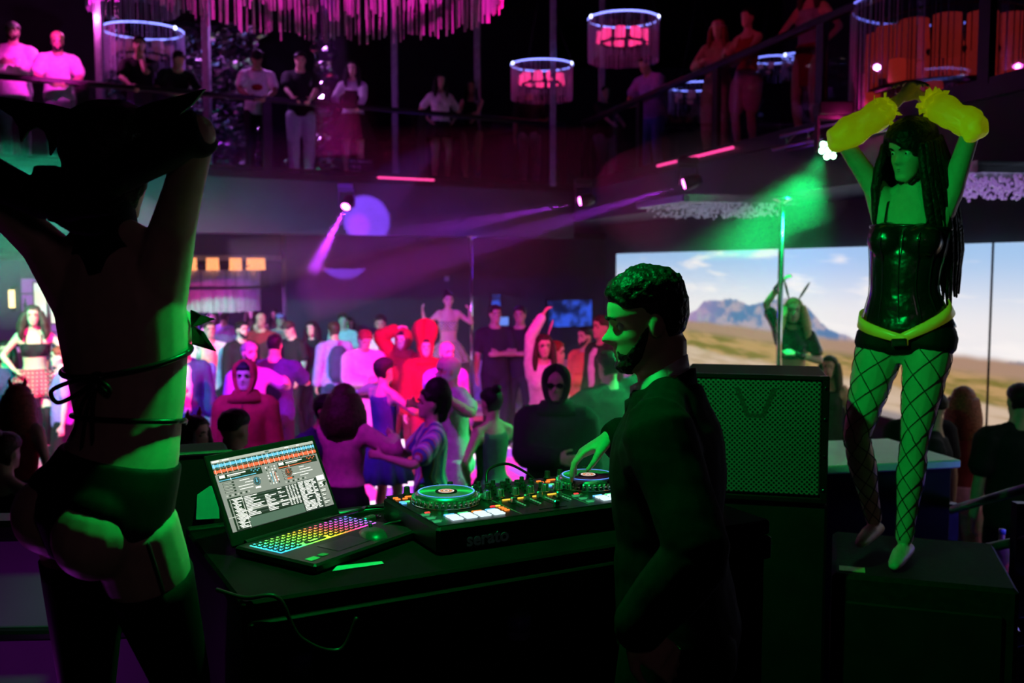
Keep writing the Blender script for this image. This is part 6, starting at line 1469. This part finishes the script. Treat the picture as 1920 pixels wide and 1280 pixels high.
# posters, pictures, wall lamp, far bar
M_pap = mat('poster_white_glow', (.75, .75, .8), .6, var=.06, emis=(.5, .5, .62), estr=.12)  # faint glow put into the paper in place of light
for (px, py, lab) in ((568, 495, 'topmost of three white notices above the bar opening'), (550, 517, 'lower left of three white notices above the bar opening'), (587, 517, 'lower right of three white notices above the bar opening')):
    u_ = (px - 960) / F; b0 = BP(0, 4.0); t = (u_ * b0.y - b0.x) / (UB.x - u_ * UB.y); p = BP(t, 3.995); p.z = at(px, py, p.y).z
    g = G(); g.box((0, 0, 0), (.165, .01, .2)); o = g.build('wall_notice', M_pap, None, loc=p, rot=(0, 0, math.atan2(UB.y, UB.x))); tag(o, lab, 'notice', 'white notices')
def on_wall(px, py, off):
    u_ = (px - 960) / F; b0 = BP(0, off); t = (u_ * b0.y - b0.x) / (UB.x - u_ * UB.y); p = BP(t, off); p.z = at(px, py, p.y).z; return p
def flat(name, px0, py0, px1, py1, off, m, label, cat):
    a, b_ = on_wall(px0, py0, off), on_wall(px1, py1, off); w_ = (b_ - a).xy.length; h_ = abs(a.z - at(px0, py1, a.y).z); c = empty(name, (a + b_) / 2, math.atan2(UB.y, UB.x), label, cat)
    g = G(); g.box((0, .012, 0), (w_ + .05, .03, h_ + .05)); g.build('frame', M_blackmetal, c); g = G(); g.box((0, -.006, 0), (w_, .01, h_)); g.build('picture', m, c); return c
m, nt, b = nodes_of('blue_screen_picture'); tc = nt.nodes.new('ShaderNodeTexCoord'); lk(mixc(step(noise_(tc.outputs['Object'], 3, 4), .42, .62), (.0, .01, .06), (.03, .12, .95)), b.inputs['Emission Color']); b.inputs['Emission Strength'].default_value = .75; b.inputs['Base Color'].default_value = (.01, .01, .02, 1)
flat('wall_screen', 1027, 562, 1109, 612, 3.15, m, 'blue glowing picture on the wall beside the video wall', 'screen'); flat('wall_screen', 922, 552, 938, 575, 3.15, m, 'small blue glowing picture above the sofa figures', 'screen'); flat('wall_screen', 936, 594, 953, 610, 3.15, glow('blue_bright', (.15, .3, 1), .9), 'small bright blue display behind the dark figure', 'screen')
p = at(838, 522, 17.2); p = on_wall(838, 522, 3.19); g = G(); g.box((0, 0, 0), (.1, .02, .1), bev=.005); tag(g.build('wall_switch', mat('switch_grey', (.4, .4, .45), .5), None, loc=p, rot=(0, 0, math.atan2(UB.y, UB.x))), 'small grey plate on the dark wall above the plaid dancer', 'wall plate')
br = empty('bar_counter', BP(-1.6, 6.3), math.atan2(UB.y, UB.x), 'lit bar counter far behind the crowd', 'bar')
g = G(); g.box((0, 0, .52), (4.6, .5, 1.04), bev=.02); g.build('counter_body', M_wall2, br); g = G(); g.box((0, 0, 1.06), (4.7, .62, .05), bev=.01); g.build('counter_top', mat('counter_white', (.7, .7, .75), .3, emis=(.8, .6, 1), estr=.3), br)
sh = empty('back_bar_shelf', BP(-1.2, 8.9), math.atan2(UB.y, UB.x), 'glowing back-bar shelf behind the bar', 'shelf')
g = G(); g.box((0, .1, 1.5), (5.2, .05, 1.6)); g.build('back_panel', glow('bar_panel_violet', (.62, .18, .9), .55), sh)
for z in (1.2, 1.6, 2.0): g = G(); g.box((0, -.05, z), (5.2, .25, .03)); g.build('shelf_board', M_steel, sh)
cols = [('amber', (.6, .25, .05)), ('clear', (.6, .65, .75)), ('green', (.08, .3, .1)), ('blue', (.1, .2, .6))]
for k in range(26):
    g = None; lab = ('amber', 'clear', 'green', 'blue')[k % 4]
    if k < 4:
        g = G(); g.lathe([(.035, 0), (.038, .005), (.038, .17), (.015, .22), (.014, .28)], n=12); cols[k] = (cols[k][0], g.mesh('bottle', mat('barglass_' + lab, cols[k][1], .15, var=.05), True))
    p = BP(-1.2, 8.9) + UB * (-2.4 + .2 * (k % 25)) + NB * -.05; o = inst('bottle', cols[k % 4][1], None, (p.x, p.y, (1.216, 1.616, 2.016)[k % 3])); tag(o, '%s bottle on the glowing back-bar shelf' % lab, 'bottle', 'back-bar bottles, ' + lab)
for px, lab in ((622, 'warm lit niche right of the bar opening'), (640, 'second warm lit niche beside the dark wall')):
    p = at(px, 550, 20.5); g = G(); g.box((0, 0, 0), (.16, .04, .3), bev=.01); tag(g.build('niche_lamp', glow('niche_warm', (1, .55, .25), .8), None, loc=p), lab, 'lamp', 'warm niches')
sc_ = empty('wall_lamp', at(22, 560, 13.6), 0, 'warm tube wall lamp at the far left', 'lamp'); g = G(); g.cyl((0, 0, -.12), (0, 0, .12), .04, n=14); g.build('glass_tube', glow('sconce_warm', (1, .72, .3), 3), sc_, True)
g = G(); g.box((0, .08, 0), (.08, .1, .34), bev=.01); g.build('bracket', M_blackmetal, sc_); point('sconce_light', at(22, 560, 13.3), (1, .6, .25), 4, .05)
c = empty('wall_screen', at(97, 568, 14.4), math.radians(12), 'pale lit screen behind the left pole', 'screen'); g = G(); g.box((0, .02, 0), (.5, .04, .62)); g.build('frame', M_blackmetal, c)
m, nt, b = nodes_of('pale_picture'); tc = nt.nodes.new('ShaderNodeTexCoord'); lk(mixc(step(noise_(tc.outputs['Object'], 5, 3), .4, .6), (.5, .42, .3), (.55, .7, .8)), b.inputs['Emission Color']); b.inputs['Emission Strength'].default_value = .7
g = G(); g.box((0, -.006, 0), (.46, .012, .58)); g.build('picture', m, c)
c = empty('sign_board', BP(2.3, .35, ZB), math.atan2(UB.y, UB.x), 'small dark sign board at the feet of the white-sleeved woman', 'sign'); g = G(); g.box((0, 0, .16), (.4, .02, .3)); g.build('board', M_wall2, c)
g = G(); rn_ = random.Random(8)
for r_ in range(3):
    for k in range(8 if r_ < 1 else 4): g.box((-.16 + .045 * k, -.012, .27 - .08 * r_), (.03 * rn_.random() + .008, .004, .02 + .02 * rn_.random()))
g.build('scribbles', mat('chalk_white', (.6, .6, .8), .7), c)
# stair railing and bottle at the lower right
sr = empty('stair_railing', (2.3, 4.6, .0), 0, 'blue-lit metal stair railing at the lower right corner', 'railing'); M_sr = mat('railing_blue_grey', (.12, .12, .2), .4, .5)
for (x0, y0, d0, x1, y1, d1) in ((1782, 956, 5.0, 1935, 912, 4.2), (1782, 1040, 5.0, 1935, 1010, 4.2), (1800, 1100, 4.9, 1935, 1085, 4.2), (1795, 1172, 4.8, 1935, 1165, 4.2), (1790, 1250, 4.7, 1935, 1215, 4.2)):
    a, b_ = at(x0, y0, d0), at(x1, y1, d1); g = G(); g.tube([a - sr.location, b_ - sr.location], .022, 8); g.build('rail', M_sr, sr, True)
for px, d in ((1785, 5.0), (1912, 4.32)):
    p = at(px, 950, d); g = G(); g.box((p.x - 2.3, p.y - 4.6, p.z / 2), (.05, .05, p.z + .04)); g.build('post', M_sr, sr)
p = at(1876, 1075, 4.75); c = empty('bottle', p, 0, 'pink-lit glass bottle standing beside the stair railing', 'bottle')
g = G(); g.lathe([(.035, 0), (.04, .01), (.04, .12), (.015, .17), (.014, .2)], n=16); g.build('bottle_body', mat('glass_pink_light', (.8, .3, .4), .1, trans=.6), c, True); g = G(); g.lathe([(.016, .198), (.016, .22)], n=12); g.build('cap', mat('cap_blue', (.2, .3, .8), .4), c, True)  # pink light on the bottle is put into the glass colour
g = G(); g.box((p.x, p.y, p.z / 2 - .01), (.4, .3, p.z - .022)); o = g.build('step_block', M_booth); tag(o, 'dark step block under the pink-lit bottle', 'step')
point('stair_blue', (2.6, 4.5, 1.5), (.15, .1, 1), 3, .05)
# ------------------------------------------------------------------ haze in the hall
m = bpy.data.materials.new('club_haze'); m.use_nodes = True; nt = m.node_tree; nt.nodes.clear(); o_ = nt.nodes.new('ShaderNodeOutputMaterial'); vsn = nt.nodes.new('ShaderNodeVolumeScatter'); vsn.inputs['Density'].default_value = .005; vsn.inputs['Anisotropy'].default_value = .25; vsn.inputs['Color'].default_value = (1, 1, 1, 1); nt.links.new(vsn.outputs[0], o_.inputs['Volume'])
g = G(); g.prism([(-9.2, 7.4), (3.1, 7.4), xy(SS(-5.2, .9)), xy(BP(2.1, 3.1)), xy(BP(-5, 3.1))], .3, 3.0); g.prism([(-9.2, 8.4), (2.9, 8.4), xy(K + V3((-.1, -.3, 0))), xy(BP(-5.9, -.1))], 3.001, 3.75); g.prism([(-1.95, 8.9), (-1.4, 8.9), (-1.35, 10.2), (-1.9, 10.2)], 3.751, 7.9); hz = g.build('haze', m); hz['kind'] = 'stuff'; tag(hz, 'thin theatrical haze filling the hall over the crowd', 'haze')  # last prism is a haze column added for the violet beam
M_bh = None
def beam_haze(label, p, tgt, ang, L, dens):  # added cones of denser haze, shaped so the beams show
    m = bpy.data.materials.new('beam_haze'); m.use_nodes = True; nt = m.node_tree; nt.nodes.clear(); o_ = nt.nodes.new('ShaderNodeOutputMaterial'); v = nt.nodes.new('ShaderNodeVolumeScatter'); v.inputs['Density'].default_value = dens; v.inputs['Anisotropy'].default_value = .1; nt.links.new(v.outputs[0], o_.inputs['Volume'])
    p, tgt = V3(p), V3(tgt); d = (tgt - p).normalized(); k = math.tan(math.radians(ang / 2)) * 1.12; g = G(); g.tube([p + d * .1, p + d * L * .5, p + d * L], [.04, .04 + k * L * .5, .04 + k * L], 24, cap=False); o = g.build('beam_haze_cone', m, None, True); o['kind'] = 'stuff'; return tag(o, label, 'haze')
for k, ((bx, by), bY, tgt, pw, an) in enumerate(BEAMS): beam_haze(('added haze cone along the purple beam below the white-sleeved woman', 'added haze cone along the long purple beam from the balcony corner', 'added haze cone along the long purple beam from the right balcony')[k], at(bx, by, bY), tgt, an, (1.3, 4.6, 4.6)[k], (.22, .13, .10)[k])
beam_haze('added haze cone along the violet beam dropping past the big fringe chandelier', (-1.75, 9.2, 6.2), (-1.55, 10.2, 1.0), 8, 2.6, .12)
def smoke(label, c, r, dens, nz=2.2):
    m = bpy.data.materials.new('smoke'); m.use_nodes = True; nt = m.node_tree; nt.nodes.clear(); o_ = nt.nodes.new('ShaderNodeOutputMaterial'); v = nt.nodes.new('ShaderNodeVolumeScatter'); v.inputs['Density'].default_value = dens; v.inputs['Anisotropy'].default_value = .2; nt.links.new(v.outputs[0], o_.inputs['Volume'])
    g = G(); g.ball((0, 0, 0), r, 28, 18); g.v = [tuple(V3(p) * (1 + .35 * noise.noise(V3(p) * nz))) for p in g.v]; o = g.build('smoke_cloud', m, None, True, loc=c); o['kind'] = 'stuff'; return tag(o, label, 'smoke')
smoke('green-lit smoke cloud below the green moving light', (1.75, 8.3, 3.15), (1.0, .6, .5), .12)
smoke('teal smoke hanging at the left behind the dancer', (-5.0, 10.4, 2.9), (1.5, .9, .85), .15)
smoke('teal smoke drifting past the man in the black hooded sweatshirt', (.62, 7.15, 1.25), (.75, .4, .75), .2)
smoke('small puff of smoke by the horned woman', on_floor(362, 782, 1.66) + V3((.02, -.35, 1.38)), (.2, .14, .2), 1.2, 8)
